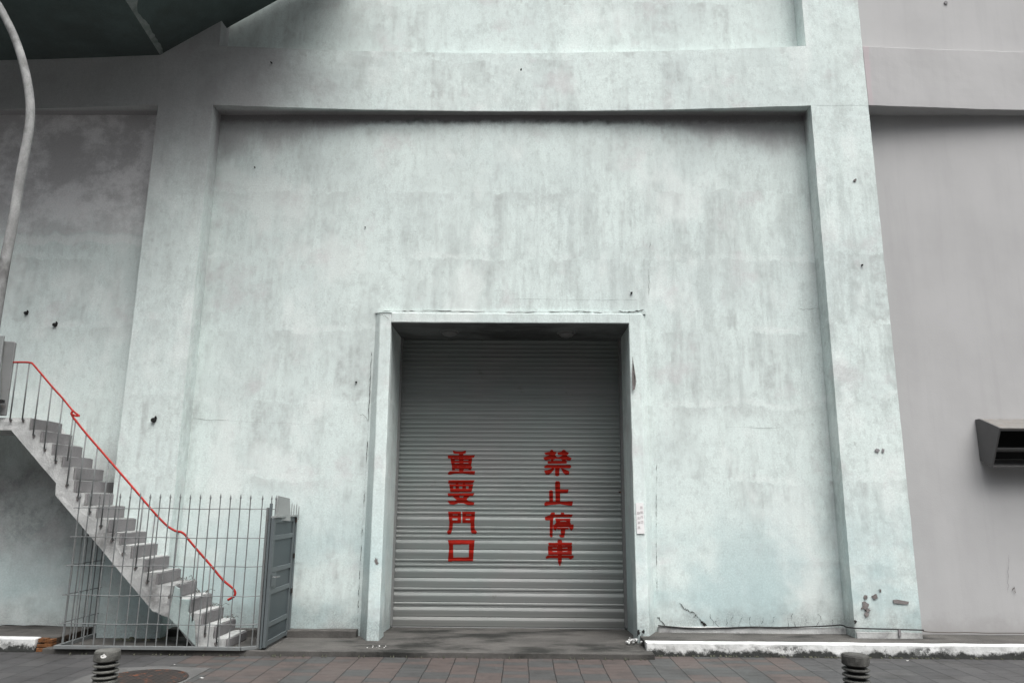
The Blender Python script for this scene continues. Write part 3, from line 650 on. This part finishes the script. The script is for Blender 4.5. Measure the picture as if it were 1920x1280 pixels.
# handrail
YR=YN-.035
rp=[(25,679),(45,679),(57,680),(64,685),(97.5,724.5),(118,747),(135,768),(149,779.5)]
def smooth(pts,n=4):
    out=[]; P=[Vector(p) for p in pts]
    for i in range(len(P)-1):
        p0=P[max(i-1,0)];p1=P[i];p2=P[i+1];p3=P[min(i+2,len(P)-1)]
        for k_ in range(n):
            t=k_/n; out.append(.5*((2*p1)+(-p0+p2)*t+(2*p0-5*p1+4*p2-p3)*t*t+(-p0+3*p1-3*p2+p3)*t**3))
    out.append(P[-1]); return out
MB().tube(smooth([U(x,y,YR) for x,y in rp],3),.012,8).build('handrail','redrail',stc,smooth=True)
rp2=[(137,770),(134,774),(136,780),(142,788),(162,813),(204.5,862),(247,911),(291,962.5),(312,984),(322,991),(331,995.5),(340,997),(348,1003),(352,1009),(373,1034),(395,1059),(417,1085.5),(434,1100),(440,1107),(441,1113),(438,1118),(433,1121),(427,1124)]
MB().tube(smooth([U(x,y,YR) for x,y in rp2],3),.0135,8).build('handrail','redrail',stc,smooth=True)
MB().tube(smooth([U(x,y,YR-.006) for x,y in ((133,775),(141,779),(149,779.5))],3),.012,8).build('handrail','redrail',stc,smooth=True)
BT=[((33,680),(20,787)),((55,681),(43.5,787)),((77,702),(63,816)),((97.5,725),(84,842)),((118,748),(104,864)),((141.5,789),(124.6,909)),((162,813),(145,934)),((183,838),(167.6,960)),((204.5,862),(188,986)),((225.5,886),(209,1012)),((247,911),(230,1037)),((269,936),(253,1064)),((291,963),(275,1090)),((334,998),(317,1117)),((350,1007),(338,1137)),((373,1034),(360,1163)),((395,1059),(384,1188)),((417,1086),(404,1205))]
for a,b in BT:
    A=U(*a,YR); B=U(*b,YR); m=MB().tube([(A.x,YR,A.z),(A.x*.5+B.x*.5,YR,B.z)],.0085,6); m.tube([(A.x*.5+B.x*.5,YR,B.z+.012),(A.x*.5+B.x*.5,YN+.02,B.z)],.0088,6)
    m.build('baluster','iron',stc,smooth=True)
    s_=ragged(b[0],b[1]+1,2.2,4.5,12,.5); blob(s_,YN-.006,'peel','rust_stain',stc,.003)
A=U(137,783,YR); B=U(133,864,YR); MB().tube([(A.x,YR+.0,A.z),(A.x,YR,B.z)],.0085,6).build('baluster','iron',stc,smooth=True)
# grit and twigs lying along the wall side of the steps
tw=MB()
for i in (13,14,15,16):
    x,zt,_=top[i]
    for k_ in range(9):
        px=x+random.uniform(-.16,.02); py=YF-random.uniform(.01,.1); L=random.uniform(.04,.13); a=random.uniform(0,6.28); b=random.uniform(.1,.9)
        tw.tube([(px,py,zt+.004),(px+L*.5*math.cos(a),py+L*.2*math.sin(a),zt+.02+L*.4*b),(px+L*math.cos(a),py+L*.3*math.sin(a),zt+.006+L*.3*b)],.0035,4)
tag(tw.build('dry_twigs','twig'),'dry brown twigs and grit caught on the lower stair steps by the wall','twigs',kind='stuff')
# ---------------------------------------------------------------- iron fence
YFn=-1.02; fe=empty('iron_fence',(-4.2,YFn,.06),'thin grey iron spear fence standing in front of the concrete stair','fence')
x0=U(301.5,925,YFn).x; s_=(U(452,925,YFn).x-x0)/8; ztop=U(395,925,YFn).z
xbars=[x0+s_*k_ for k_ in range(-15,10)]; xbars=[x for x in xbars if x>-5.36]
xc=xbars[-1]+.02; xe,ye=-2.955,-.87
def bar(x,y,zt,zb=.075,spear=True):
    m=MB(); r=.0071; lean=.0
    m.tube([(x,y,zb),(x+.002*nz(x,0,0,9),y,zt-.06)],r,6)
    if spear: m.tube([(x,y,zt-.062),(x,y,zt-.045),(x,y,zt)],[r*1.05,r*1.75,.001],6)
    return m.build('bar','iron',fe)
for x in xbars: bar(x,YFn,ztop+random.uniform(-.008,.008))
for t in (.42,.8,.98): bar(xc+(xe-xc)*t,YFn+(ye-YFn)*t,ztop-.01)
rz=[U(330,y,YFn).z for y in (953,1007.6,1061,1116.6,1170)]
xl=-5.33
for z_ in rz:
    m=MB(); sag=.004
    m.tube([(xl+(xc-xl)*k_/12,YFn-.008,z_+sag*math.sin(k_*1.3)) for k_ in range(13)]+[(xe,ye-.008,z_)],.0052,5); m.build('rail','iron',fe)
m=MB().box(xl-.02,xc,YFn-.022,YFn+.022,.062,.100); m.prism([(0,0),(1,0),(1,1),(0,1)],0,0) if False else None
d=Vector((xe-xc,ye-YFn,0)); n_=Vector((-d.y,d.x,0)).normalized()*.022
m.add([Vector((xc,YFn,.062))+n_,Vector((xc,YFn,.062))-n_,Vector((xe,ye,.062))-n_,Vector((xe,ye,.062))+n_,Vector((xc,YFn,.099))+n_,Vector((xc,YFn,.099))-n_,Vector((xe,ye,.099))-n_,Vector((xe,ye,.099))+n_],[(0,1,2,3)[::-1],(4,5,6,7),(0,4,7,3),(1,2,6,5),(0,1,5,4),(3,7,6,2)])
m.build('bottom_rail','iron',fe,bevel=.003)
# return to the wall, cut off under the stair soffit
YB=-.06; nret=8
def sofz(x):
    L=low
    for i in range(len(L)-1):
        a,b=L[i],L[i+1]
        if min(a[0],b[0])<=x<=max(a[0],b[0]) and abs(a[0]-b[0])>1e-3: return a[1]+(b[1]-a[1])*(x-a[0])/(b[0]-a[0])
    return 2.4
zr=sofz(xl)
for k_ in range(1,nret):
    y=YFn+(YB-YFn)*k_/(nret-.3); bar(xl,y,min(zr-.03,1.55),spear=False)
for z_ in rz[1:]:
    MB().tube([(xl,YFn,z_),(xl+.008,YB+.05,z_)],.0052,5).build('rail','iron',fe)
MB().box(xl-.02,xl+.02,YFn+.023,YB,.062,.1).build('bottom_rail','iron',fe)
# ---------------------------------------------------------------- gate
XG=-2.945; gt=empty('metal_gate',(XG,-.5,.06),'blue grey sheet steel gate standing at right angles between fence and wall','gate')
gy0,gy1,gz0,gz1=-.985,-.135,.085,1.54
MB().box(XG-.012,XG+.0,gy0+.03,gy1-.03,gz0+.03,gz1-.03).build('sheet_panel','panel',gt)
def gzz(y): return U(507,y,-.95).z
fm=MB()
fm.box(XG-.02,XG+.016,gy0,gy0+.075,gz0,gz1); fm.box(XG-.02,XG+.016,gy1-.055,gy1,gz0,gz1)
zs_=[gz1-.03,gzz(1008),gzz(1069),gzz(1110),gzz(1172),gz0+.035]
for z_ in zs_: fm.box(XG-.018,XG+.014,gy0+.076,gy1-.056,z_-.028,z_+.028)
fm.box(XG-.016,XG+.012,gy0+.077,gy0+.24,zs_[3]+.03,zs_[2]-.03)
fm.build('frame','gate',gt,bevel=.004)
MB().box(XG+.017,XG+.024,gy0+.04,gy0+.20,zs_[3]+.06,zs_[3]+.20).build('lock_plate','gate',gt,bevel=.003)
MB().tube([(XG+.03,gy0+.06,zs_[3]+.17),(XG+.07,gy0+.06,zs_[3]+.17),(XG+.07,gy0+.19,zs_[3]+.165)],.008,8).build('handle','iron',gt)
MB().box(XG-.025,XG+.033,gy0,gy1,gz1+.002,gz1+.022).build('top_cap','plate',gt)
# fence post the gate closes on, bracket plate, sheet above, wall post with spikes
MB().box(XG-.10,XG-.072,-.95,-.92,.07,1.66).build('post','iron',gt,bevel=.003)
MB().box(XG-.055,XG-.03,-.975,-.93,.07,1.71).build('post','gate',gt,bevel=.003)
q=U(505,971,-.93); MB().box(q.x-.03,q.x+.03,-.945,-.925,q.z-.055,q.z+.04).build('bracket','iron',gt,bevel=.003)
a,b,c,d=[U(x,y,Y) for x,y,Y in ((521.5,928.5,-.80),(544,934,-.45),(545,976,-.45),(521,975,-.80))]
m=MB(); t_=Vector((-.012,0,0)); m.add([a,b,c,d,a+t_,b+t_,c+t_,d+t_],[(3,2,1,0),(4,5,6,7),(0,1,5,4),(1,2,6,5),(2,3,7,6),(3,0,4,7)]); m.build('top_plate','plate',gt,bevel=.003)
a,b=U(521.5,929,-.80),U(518,975,-.86)
MB().tube([a,U(519,940,-.83),b],.008,6).build('plate_brace','plate',gt)
MB().box(XG-.02,XG+.028,-.125,-.075,.07,1.56).build('wall_post','gate',gt,bevel=.004)
for k_,(x,y) in enumerate(((548,941),(552,944),(557,942),(561,947))):
    q=U(x,y,-.12+.02*k_); MB().tube([(q.x,q.y,1.5),(q.x,q.y,q.z-.03),(q.x,q.y,q.z)],[.007,.008,.001],6).build('spike','plate',gt)
for z_ in (1.50,1.05,.62): MB().tube([(XG+.03,-.13,z_-.03),(XG+.03,-.13,z_+.03)],.013,8).build('hinge','rust',gt)
# ---------------------------------------------------------------- sheet panels at stair head
pn=empty('metal_screen',(-6.5,-.9,2.7),'pair of grey metal screen panels at the head of the concrete stair','screen')
def pan(pts,Y,mat,th=.03):
    P=[U(x,y,Y) for x,y in pts]; return MB().prism([(q.x,q.z) for q in P],Y,Y+th).build('panel',mat,pn,bevel=.008)
pan([(-40,628),(7,629),(-1,690),(-2,780),(-40,780)],-.99,'plate'); pan([(7,639),(26,640),(29,643),(10,779),(-8,779)],-.95,'track')
q=U(2,752,-1.03); MB().box(q.x-.06,q.x+.02,-1.05,-.99,q.z-.02,q.z+.02).build('latch','dark',pn)
# ---------------------------------------------------------------- street lamp
YL=-2.3; lp=empty('street_lamp',(U(-15,620,YL).x,YL,0),'pale flaking curved street lamp column at the left edge','street lamp')
xb=U(10,480,YL).x
cp=[(xb,YL,0),(xb,YL,2),(xb,YL,3.2)]+[tuple(U(x,y,YL)) for x,y in ((6,510),(24,420),(35,350),(46,290),(54,245),(57,210),(54,170),(45,125),(31,80),(14,42),(-10,0),(-60,-60),(-140,-120))]
sp_=smooth(cp,4); rr=[.055 if p_.z<4 else max(.038,.055-.0035*(p_.z-4)) for p_ in sp_]
MB().tube(sp_,rr,14).build('pole','pole',lp,smooth=True)
e=Vector(cp[-1]); MB().grid(e.x-.65,e.x+.02,YL-.11,YL+.11,e.z+.0,e.z+.13,.08,lambda x,y,z_:(x,y*1+0*(z_),z_+.09*(e.x-x))).build('lamp_head','iron',lp,bevel=.02)
MB().lathe([(.16,0),(.15,.012),(.06,.02)],(xb,YL,0)).build('base_plate','pole',lp)
# ---------------------------------------------------------------- vent hood
vh=empty('vent_hood',(5.9,0,2.1),'grey metal ventilation hood with dark opening on the smooth grey wall','vent hood')
A=U(1828,786,0); xh0=A.x; xh1=xh0+1.15; zt=A.z
side=[(0,zt),(-.09,zt-.0),(-.50,U(1872,802,-.5).z),(-.235,U(1862,876,-.235).z),(-.08,U(1862,876,-.235).z+.07),(0,U(1840,863,0).z)]
def yz(x0,x1,pl,name,mat,bev=.004):
    n=len(pl); vs=[(x0,y,z_) for y,z_ in pl]+[(x1,y,z_) for y,z_ in pl]
    return MB().add(vs,[tuple(range(n)),tuple(range(2*n-1,n-1,-1))]+[(i,i+n,(i+1)%n+n,(i+1)%n) for i in range(n)]).build(name,mat,vh,bevel=bev)
yz(xh0,xh0+.02,side,'side_panel','hood'); yz(xh1-.02,xh1,side,'side_panel','hood')
f0,f1=side[2],side[3]
yz(xh0+.021,xh1-.021,[side[0],side[1],side[2],(side[2][0]+.01,side[2][1]-.02),(side[1][0],side[1][1]-.018),(side[0][0],side[0][1]-.018)],'top_panel','hoodtop')
yz(xh0+.021,xh1-.021,[side[3],side[4],(0,side[5][1]),(0,side[5][1]+.015),(side[4][0],side[4][1]+.016),(side[3][0]-.005,side[3][1]+.02)],'bottom_panel','hood')
yz(xh0+.022,xh1-.022,[(-.012,side[5][1]+.02),(-.01,side[0][1]-.02),(-.006,side[0][1]-.02),(-.006,side[5][1]+.02)],'duct_opening','void',0)
L=lambda t:(f0[0]+(f1[0]-f0[0])*t,f0[1]+(f1[1]-f0[1])*t)
a,b=L(.49),L(.55); yz(xh0+.022,xh1-.022,[a,b,(b[0]+.10,b[1]-.02),(a[0]+.10,a[1]-.0)],'louvre','hood')
yz(xh0+.0205,xh1-.0205,[L(.0),L(.07),(L(.07)[0]+.02,L(.07)[1]),(L(0)[0]+.02,L(0)[1]-.005)],'lip','hood')
# black liner painting the hood's inner shade
yz(xh0+.0205,xh0+.024,[(-.02,zt-.03),(-.46,f0[1]-.03),(-.24,f1[1]+.03),(-.02,side[5][1]+.03)],'duct_liner','void',0)
# ---------------------------------------------------------------- ceiling lamps in the door head
for x,y,lab in ((843,620,'round dusty lamp under the door head nearer the left jamb'),(1062,622,'round dusty lamp under the door head nearer the right jamb')):
    q=UZ(x,y,oz); L_=empty('ceiling_lamp',(q.x,q.y,oz),lab,'lamp','round lamps under the door head')
    MB().lathe([(.14,-.001),(.14,-.018),(.125,-.024)],tuple(q)).build('lamp_base','track',L_,smooth=False)
    MB().lathe([(.115,-.022),(.108,-.045),(.085,-.066),(.05,-.078),(.01,-.082)],tuple(q)).build('lamp_glass','lamp',L_,smooth=True)
# ---------------------------------------------------------------- sign
Yg=-.335+.0; A=U(1192.5,942,-.235); B=U(1208.5,1000,-.235)
zc_=(A.z+B.z)/2; pY=-P_(zc_)-.016
A=U(1192.5,942,pY); B=U(1208.5,1000,pY)
sg=empty('door_sign',((A.x+B.x)/2,pY,B.z),'narrow white sign with faded vertical characters on the right door jamb','sign')
tilt=(P_(B.z)-P_(A.z))
xo=(1.655+(1.60-1.655)*(4.30-zc_)/4.27)
A.x=max(A.x,1.46)
MB().add([(A.x,-P_(A.z)-.014,A.z),(B.x,-P_(A.z)-.014,A.z),(B.x,-P_(B.z)-.014,B.z),(A.x,-P_(B.z)-.014,B.z),(A.x,-P_(A.z)-.004,A.z),(B.x,-P_(A.z)-.004,A.z),(B.x,-P_(B.z)-.004,B.z),(A.x,-P_(B.z)-.004,B.z)],[(3,2,1,0),(4,5,6,7),(0,1,5,4),(1,2,6,5),(2,3,7,6),(3,0,4,7)]).build('board','sign',sg)
def glyph(ch,x,z_,size):
    c=bpy.data.curves.new('sign_text','FONT'); c.body=ch; c.size=size; c.align_x='CENTER'; c.align_y='CENTER'; c.extrude=.0008; c.offset=.0012
    o=bpy.data.objects.new('sign_character',c); COL.objects.link(o)
    o.rotation_euler=(math.radians(90)-math.atan2(tilt,A.z-B.z),0,0); o.location=(x,-P_(z_)-.0158,z_)
    bpy.context.view_layer.update(); dg=bpy.context.evaluated_depsgraph_get()
    me=bpy.data.meshes.new_from_object(o.evaluated_get(dg)); mw=o.matrix_world.copy(); bpy.data.objects.remove(o)
    me.transform(mw); me.materials.clear(); me.materials.append(M['signtx'])
    n=bpy.data.objects.new('sign_character',me); COL.objects.link(n); n.parent=sg; n.matrix_parent_inverse=Matrix.Translation(-sg.location)
wS=B.x-A.x; hS=A.z-B.z
for i,ch in enumerate('重要門口'): glyph(ch,A.x+wS*.70,A.z-hS*(.16+.155*i),wS*.36)
for i,ch in enumerate('禁止停車'): glyph(ch,A.x+wS*.29,A.z-hS*(.34+.155*i),wS*.36)
# ---------------------------------------------------------------- cables
cb=[U(x,y,-.045) for x,y in ((1234,1172),(1262,1174.5),(1295,1177),(1330,1177),(1370,1176),(1410,1174.5),(1460,1175.5),(1520,1174),(1560,1172),(1578,1171))]+[U(1588,1175,-.20),U(1598,1176,-.33)]+[U(x,y,-.335) for x,y in ((1606,1177),(1640,1178),(1680,1179),(1732,1180.5))]
tag(MB().tube(smooth(cb,4),.0085,7).build('cable','dark',smooth=True),'thick black cable sagging along the foot of the mint wall','cable')
cb=[U(1731,1182.5,-.10)]+[U(x,y,-.03) for x,y in ((1745,1184),(1780,1185),(1812,1184.5),(1850,1186),(1900,1186),(1990,1187))]
tag(MB().tube(smooth(cb,4),.0055,6).build('cable','twig',smooth=True),'thin brown cable along the foot of the smooth grey wall','cable')
q=U(1685,1184,-DP-.02); tag(MB().box(q.x-.012,q.x+.018,-DP-.045,-DP-.022,q.z-.05,q.z+.03).build('cable_clip','riser',bevel=.003),'small grey clip below the black cable on the right pier','clip')
# rubble at right frame foot + paint crumbs at left one
def rock(c,r,mat,name):
    bm=bmesh.new(); bmesh.ops.create_icosphere(bm,subdivisions=2,radius=r)
    for v in bm.verts:
        v.co*=1+.45*nz(v.co.x+c[0],v.co.y,v.co.z,9/ max(r*10,.4)); v.co.z*=.7
        v.co+=Vector(c)
    return bm
def pile(items,name,mat,label,cat):
    me=bpy.data.meshes.new(name); bb_=bmesh.new()
    for c,r in items:
        b_=rock(c,r,mat,name); t_=bpy.data.meshes.new('t'); b_.to_mesh(t_); bb_.from_mesh(t_); b_.free(); bpy.data.meshes.remove(t_)
    bb_.to_mesh(me); bb_.free(); me.materials.append(M[mat]); o=bpy.data.objects.new(name,me); COL.objects.link(o); return tag(o,label,cat,kind='stuff')
q=UZ(1200,1208,.07); pile([((q.x+random.uniform(-.14,.10),q.y+random.uniform(-.02,.22),.07+random.uniform(0,.05)),random.uniform(.008,.026)) for _ in range(26)],'plaster_rubble','stair','broken plaster crumbs at the foot of the right door jamb','rubble')
q=UZ(697,1212,.06); pile([((q.x+random.uniform(-.05,.16),q.y+random.uniform(-.06,.10),.058),random.uniform(.003,.009)) for _ in range(16)],'plaster_rubble','chip','white plaster crumbs at the foot of the left door jamb','rubble')
q=UZ(240,1205,.06); pile([((q.x+random.uniform(-.3,.5),q.y+random.uniform(-.1,.12)+.25,.055),random.uniform(.01,.035)) for _ in range(40)],'stair_rubble','moss','dark rubble and moss on the ground under the stair','rubble')
# ---------------------------------------------------------------- manhole
ctr=UZ(272,1272,0); rm=abs(UZ(355,1270,0).x-ctr.x)
cx,cy=ctr.x,UZ(272,1256,0).y-rm
mc=empty('manhole_cover',(cx,cy,0),'round rusty iron manhole cover in a pale concrete collar','manhole cover')
m=MB().lathe([(rm,-.003),(rm,.014),(rm-.01,.018),(rm-.03,.018),(rm-.034,.013),(rm-.045,.013),(rm-.05,.018),(.05,.018)],(cx,cy,0),64)
for i in range(-7,8):
    for j in range(-7,8):
        x,y=i*.062,j*.062
        if x*x+y*y<(rm-.08)**2: m.box(cx+x-.014,cx+x+.014,cy+y-.006,cy+y+.006,.017,.0195)
m.build('lid','rust',mc)
bx=MB().prism([(0,0)],0,0) if False else MB()
poly=[UZ(395,1252,0),UZ(300,1249,0),UZ(225,1252,0),UZ(150,1275,0)]
pts=[(poly[0].x,poly[0].y),(poly[1].x,poly[1].y+.01),(poly[2].x,poly[2].y)]+[(cx-(rm+.25)*math.cos(a),cy+(rm+.25)*math.sin(a)) for a in (.6,.2,-.3,-.9,-1.4)]+[(poly[0].x,cy-rm-.2)]
n=len(pts); co=MB().add([(x,y,-.002) for x,y in pts]+[(x,y,.005) for x,y in pts],[tuple(range(n)),tuple(range(2*n-1,n-1,-1))]+[(i,(i+1)%n,(i+1)%n+n,i+n) for i in range(n)]).build('pavement_collar','collar'); tag(co,kind='structure')
bm=bmesh.new(); bm.from_mesh(co.data); bmesh.ops.recalc_face_normals(bm,faces=bm.faces); bm.to_mesh(co.data); bm.free()
# ---------------------------------------------------------------- bollards
def bollard(px,py,w,mat,label,chips,tiltx=0):
    q=UZ(px,py,.6); r=w/2*abs(UZ(px+1,py,.6).x-q.x); y=q.y-r
    b=empty('bollard',(0,0,0),label,'bollard','ringed concrete bollards on the pavement'); 
    c=(0,0,0)
    MB().lathe([(r*.98,0),(r*1.0,.02),(r*.99,.37),(r*.93,.385),(r*.3,.388)],c,32,jit=.004).build('body',mat,b,smooth=False,bevel=.003)
    MB().lathe([(r*.66,.3885),(r*.66,.5185)],c,24).build('core','void',b)  # black core paints the shade in the ring grooves
    for k_ in range(3):
        z_=.407+k_*.042+.0; MB().lathe([(r*.67,z_-.009),(r*.95,z_-.010),(r*1.02,z_-.004),(r*1.02,z_+.004),(r*.95,z_+.008),(r*.67,z_+.009)],c,32,jit=.004).build('ring',mat,b)
    MB().lathe([(r*.9,.519),(r*1.0,.528),(r*1.02,.56),(r*1.0,.588),(r*.93,.6),(r*.5,.602)],c,32,jit=.006).build('cap',mat,b)
    for (a,z0,sz) in chips:
        m=MB(); A_=[]
        for i in range(9):
            t=6.283*i/9; aa=a+sz/r*math.cos(t)*random.uniform(.6,1.1); zz_=z0+sz*.8*math.sin(t)*random.uniform(.5,1.1); A_.append((math.cos(aa)*r*1.035,math.sin(aa)*r*1.035,zz_))
        m.add(A_,[tuple(range(9))]); m.build('paint_chip','chip',b)
    b.location=(q.x*(D+y)/(D+q.y),y,0); b.rotation_euler=(0,math.radians(tiltx),0)
bollard(205,1213,45,'boll2','pale capped ringed bollard beside the rusty manhole cover',[(-1.35,.57,.022),(-2.1,.355,.024)],-1)
bollard(1600,1221,46,'boll','dark ringed bollard in front of the white kerb on the right',[],1)
# ---------------------------------------------------------------- litter
def scrap(px,py,z_,r,mat,name,label,cat):
    q=UZ(px,py,z_); n=9; m=MB()
    top_=[(q.x+r*math.cos(6.283*i/n)*random.uniform(.5,1.1),q.y+r*.9*math.sin(6.283*i/n)*random.uniform(.5,1.1),z_+.004+random.uniform(0,r*.35)) for i in range(n)]
    m.add(top_+[(q.x,q.y,z_+.006)],[(i,(i+1)%n,n) for i in range(n)]); m.build(name,mat)
    return tag(bpy.data.objects[-1] if False else COL.objects[-1],label,cat)
scrap(851,1229,.0,.025,'leaf','dead_leaf','single orange dead leaf at the edge of the apron before the shutter','leaf')
scrap(328,1246,0,.016,'paper','paper_scrap','white scrap above the manhole cover near the fence','litter')
scrap(378,1271,0,.024,'paper','paper_scrap','larger white scrap right of the manhole cover','litter')
scrap(523,1275,0,.011,'paper','paper_scrap','tiny white scrap on red pavers near the bottom edge','litter')
scrap(393,1228,0,.010,'paper','paper_scrap','tiny white scrap under the fence bottom rail','litter')
scrap(1702,1239,0,.022,'paper','paper_scrap','flattened white scrap on grey paving below the kerb','litter')
# moss line where apron meets pavement
ml=MB()
for k_ in range(60):
    x=random.uniform(-5.2,XK); r=random.uniform(.004,.010); ml.add([(x-r,-1.025-random.uniform(0,.015),.004),(x,-1.045-r,.004),(x+r*1.3,-1.03,.004),(x,-1.0,.03)],[(0,1,3),(1,2,3),(2,0,3),(0,2,1)])
for k_ in range(170):
    x=random.uniform(XK,9); r=random.uniform(.005,.014); y=YK-.003; ml.add([(x-r,y-random.uniform(0,.015),.004),(x,y-.012-r,.004),(x+r*1.3,y-.008,.004),(x,y+.02,.03)],[(0,1,3),(1,2,3),(2,0,3),(0,2,1)])
tag(ml.build('moss','moss'),'dark moss growing in the joint along apron and kerb','moss',kind='stuff')
# ---------------------------------------------------------------- light
SUN_EL,SUN_AZ=math.radians(61),math.radians(28)   # azimuth measured from -Y towards +X
w=bpy.data.worlds.new('World'); SC.world=w; w.use_nodes=True; nt=w.node_tree
sky=nt.nodes.new('ShaderNodeTexSky'); sky.sky_type='NISHITA'; sky.sun_disc=False; sky.sun_elevation=SUN_EL; sky.sun_rotation=math.pi-SUN_AZ
sky.dust_density=4; sky.air_density=1.2
hs=nt.nodes.new('ShaderNodeHueSaturation'); hs.inputs['Saturation'].default_value=.22
bg=nt.nodes['Background']; nt.links.new(sky.outputs[0],hs.inputs['Color']); bg.inputs[1].default_value=.15
# overcast: cloud layer three times as bright overhead as at the horizon
tc=nt.nodes.new('ShaderNodeTexCoord'); sx_=nt.nodes.new('ShaderNodeSeparateXYZ'); mr=nt.nodes.new('ShaderNodeMapRange'); mx=nt.nodes.new('ShaderNodeMix'); mx.data_type='RGBA'; mx.blend_type='MULTIPLY'; mx.inputs[0].default_value=1
nt.links.new(tc.outputs['Generated'],sx_.inputs[0]); nt.links.new(sx_.outputs[2],mr.inputs[0]); mr.inputs[1].default_value=0; mr.inputs[2].default_value=1; mr.inputs[3].default_value=0; mr.inputs[4].default_value=1
nt.links.new(hs.outputs[0],mx.inputs[6]); pw=nt.nodes.new('ShaderNodeMath'); pw.operation='POWER'; pw.inputs[1].default_value=2.0; nt.links.new(mr.outputs[0],pw.inputs[0]); ml_=nt.nodes.new('ShaderNodeMath'); ml_.operation='MULTIPLY_ADD'; ml_.inputs[1].default_value=2.3; ml_.inputs[2].default_value=.03; nt.links.new(pw.outputs[0],ml_.inputs[0])
nt.links.new(ml_.outputs[0],mx.inputs[7]); nt.links.new(mx.outputs[2],bg.inputs[0])
sd=bpy.data.lights.new('sun','SUN'); sd.energy=1.2; sd.angle=math.radians(52); sd.color=(1,.985,.96)
so=bpy.data.objects.new('sun',sd); COL.objects.link(so)
dv=Vector((math.sin(SUN_AZ)*math.cos(SUN_EL),-math.cos(SUN_AZ)*math.cos(SUN_EL),math.sin(SUN_EL)))
so.rotation_euler=dv.to_track_quat('Z','Y').to_euler(); so.location=dv*30
SC.view_settings.view_transform='Standard'; SC.view_settings.look='None'; SC.view_settings.exposure=.76; SC.view_settings.gamma=1
SC.render.engine='CYCLES'; SC.cycles.max_bounces=6; SC.cycles.use_denoising=True
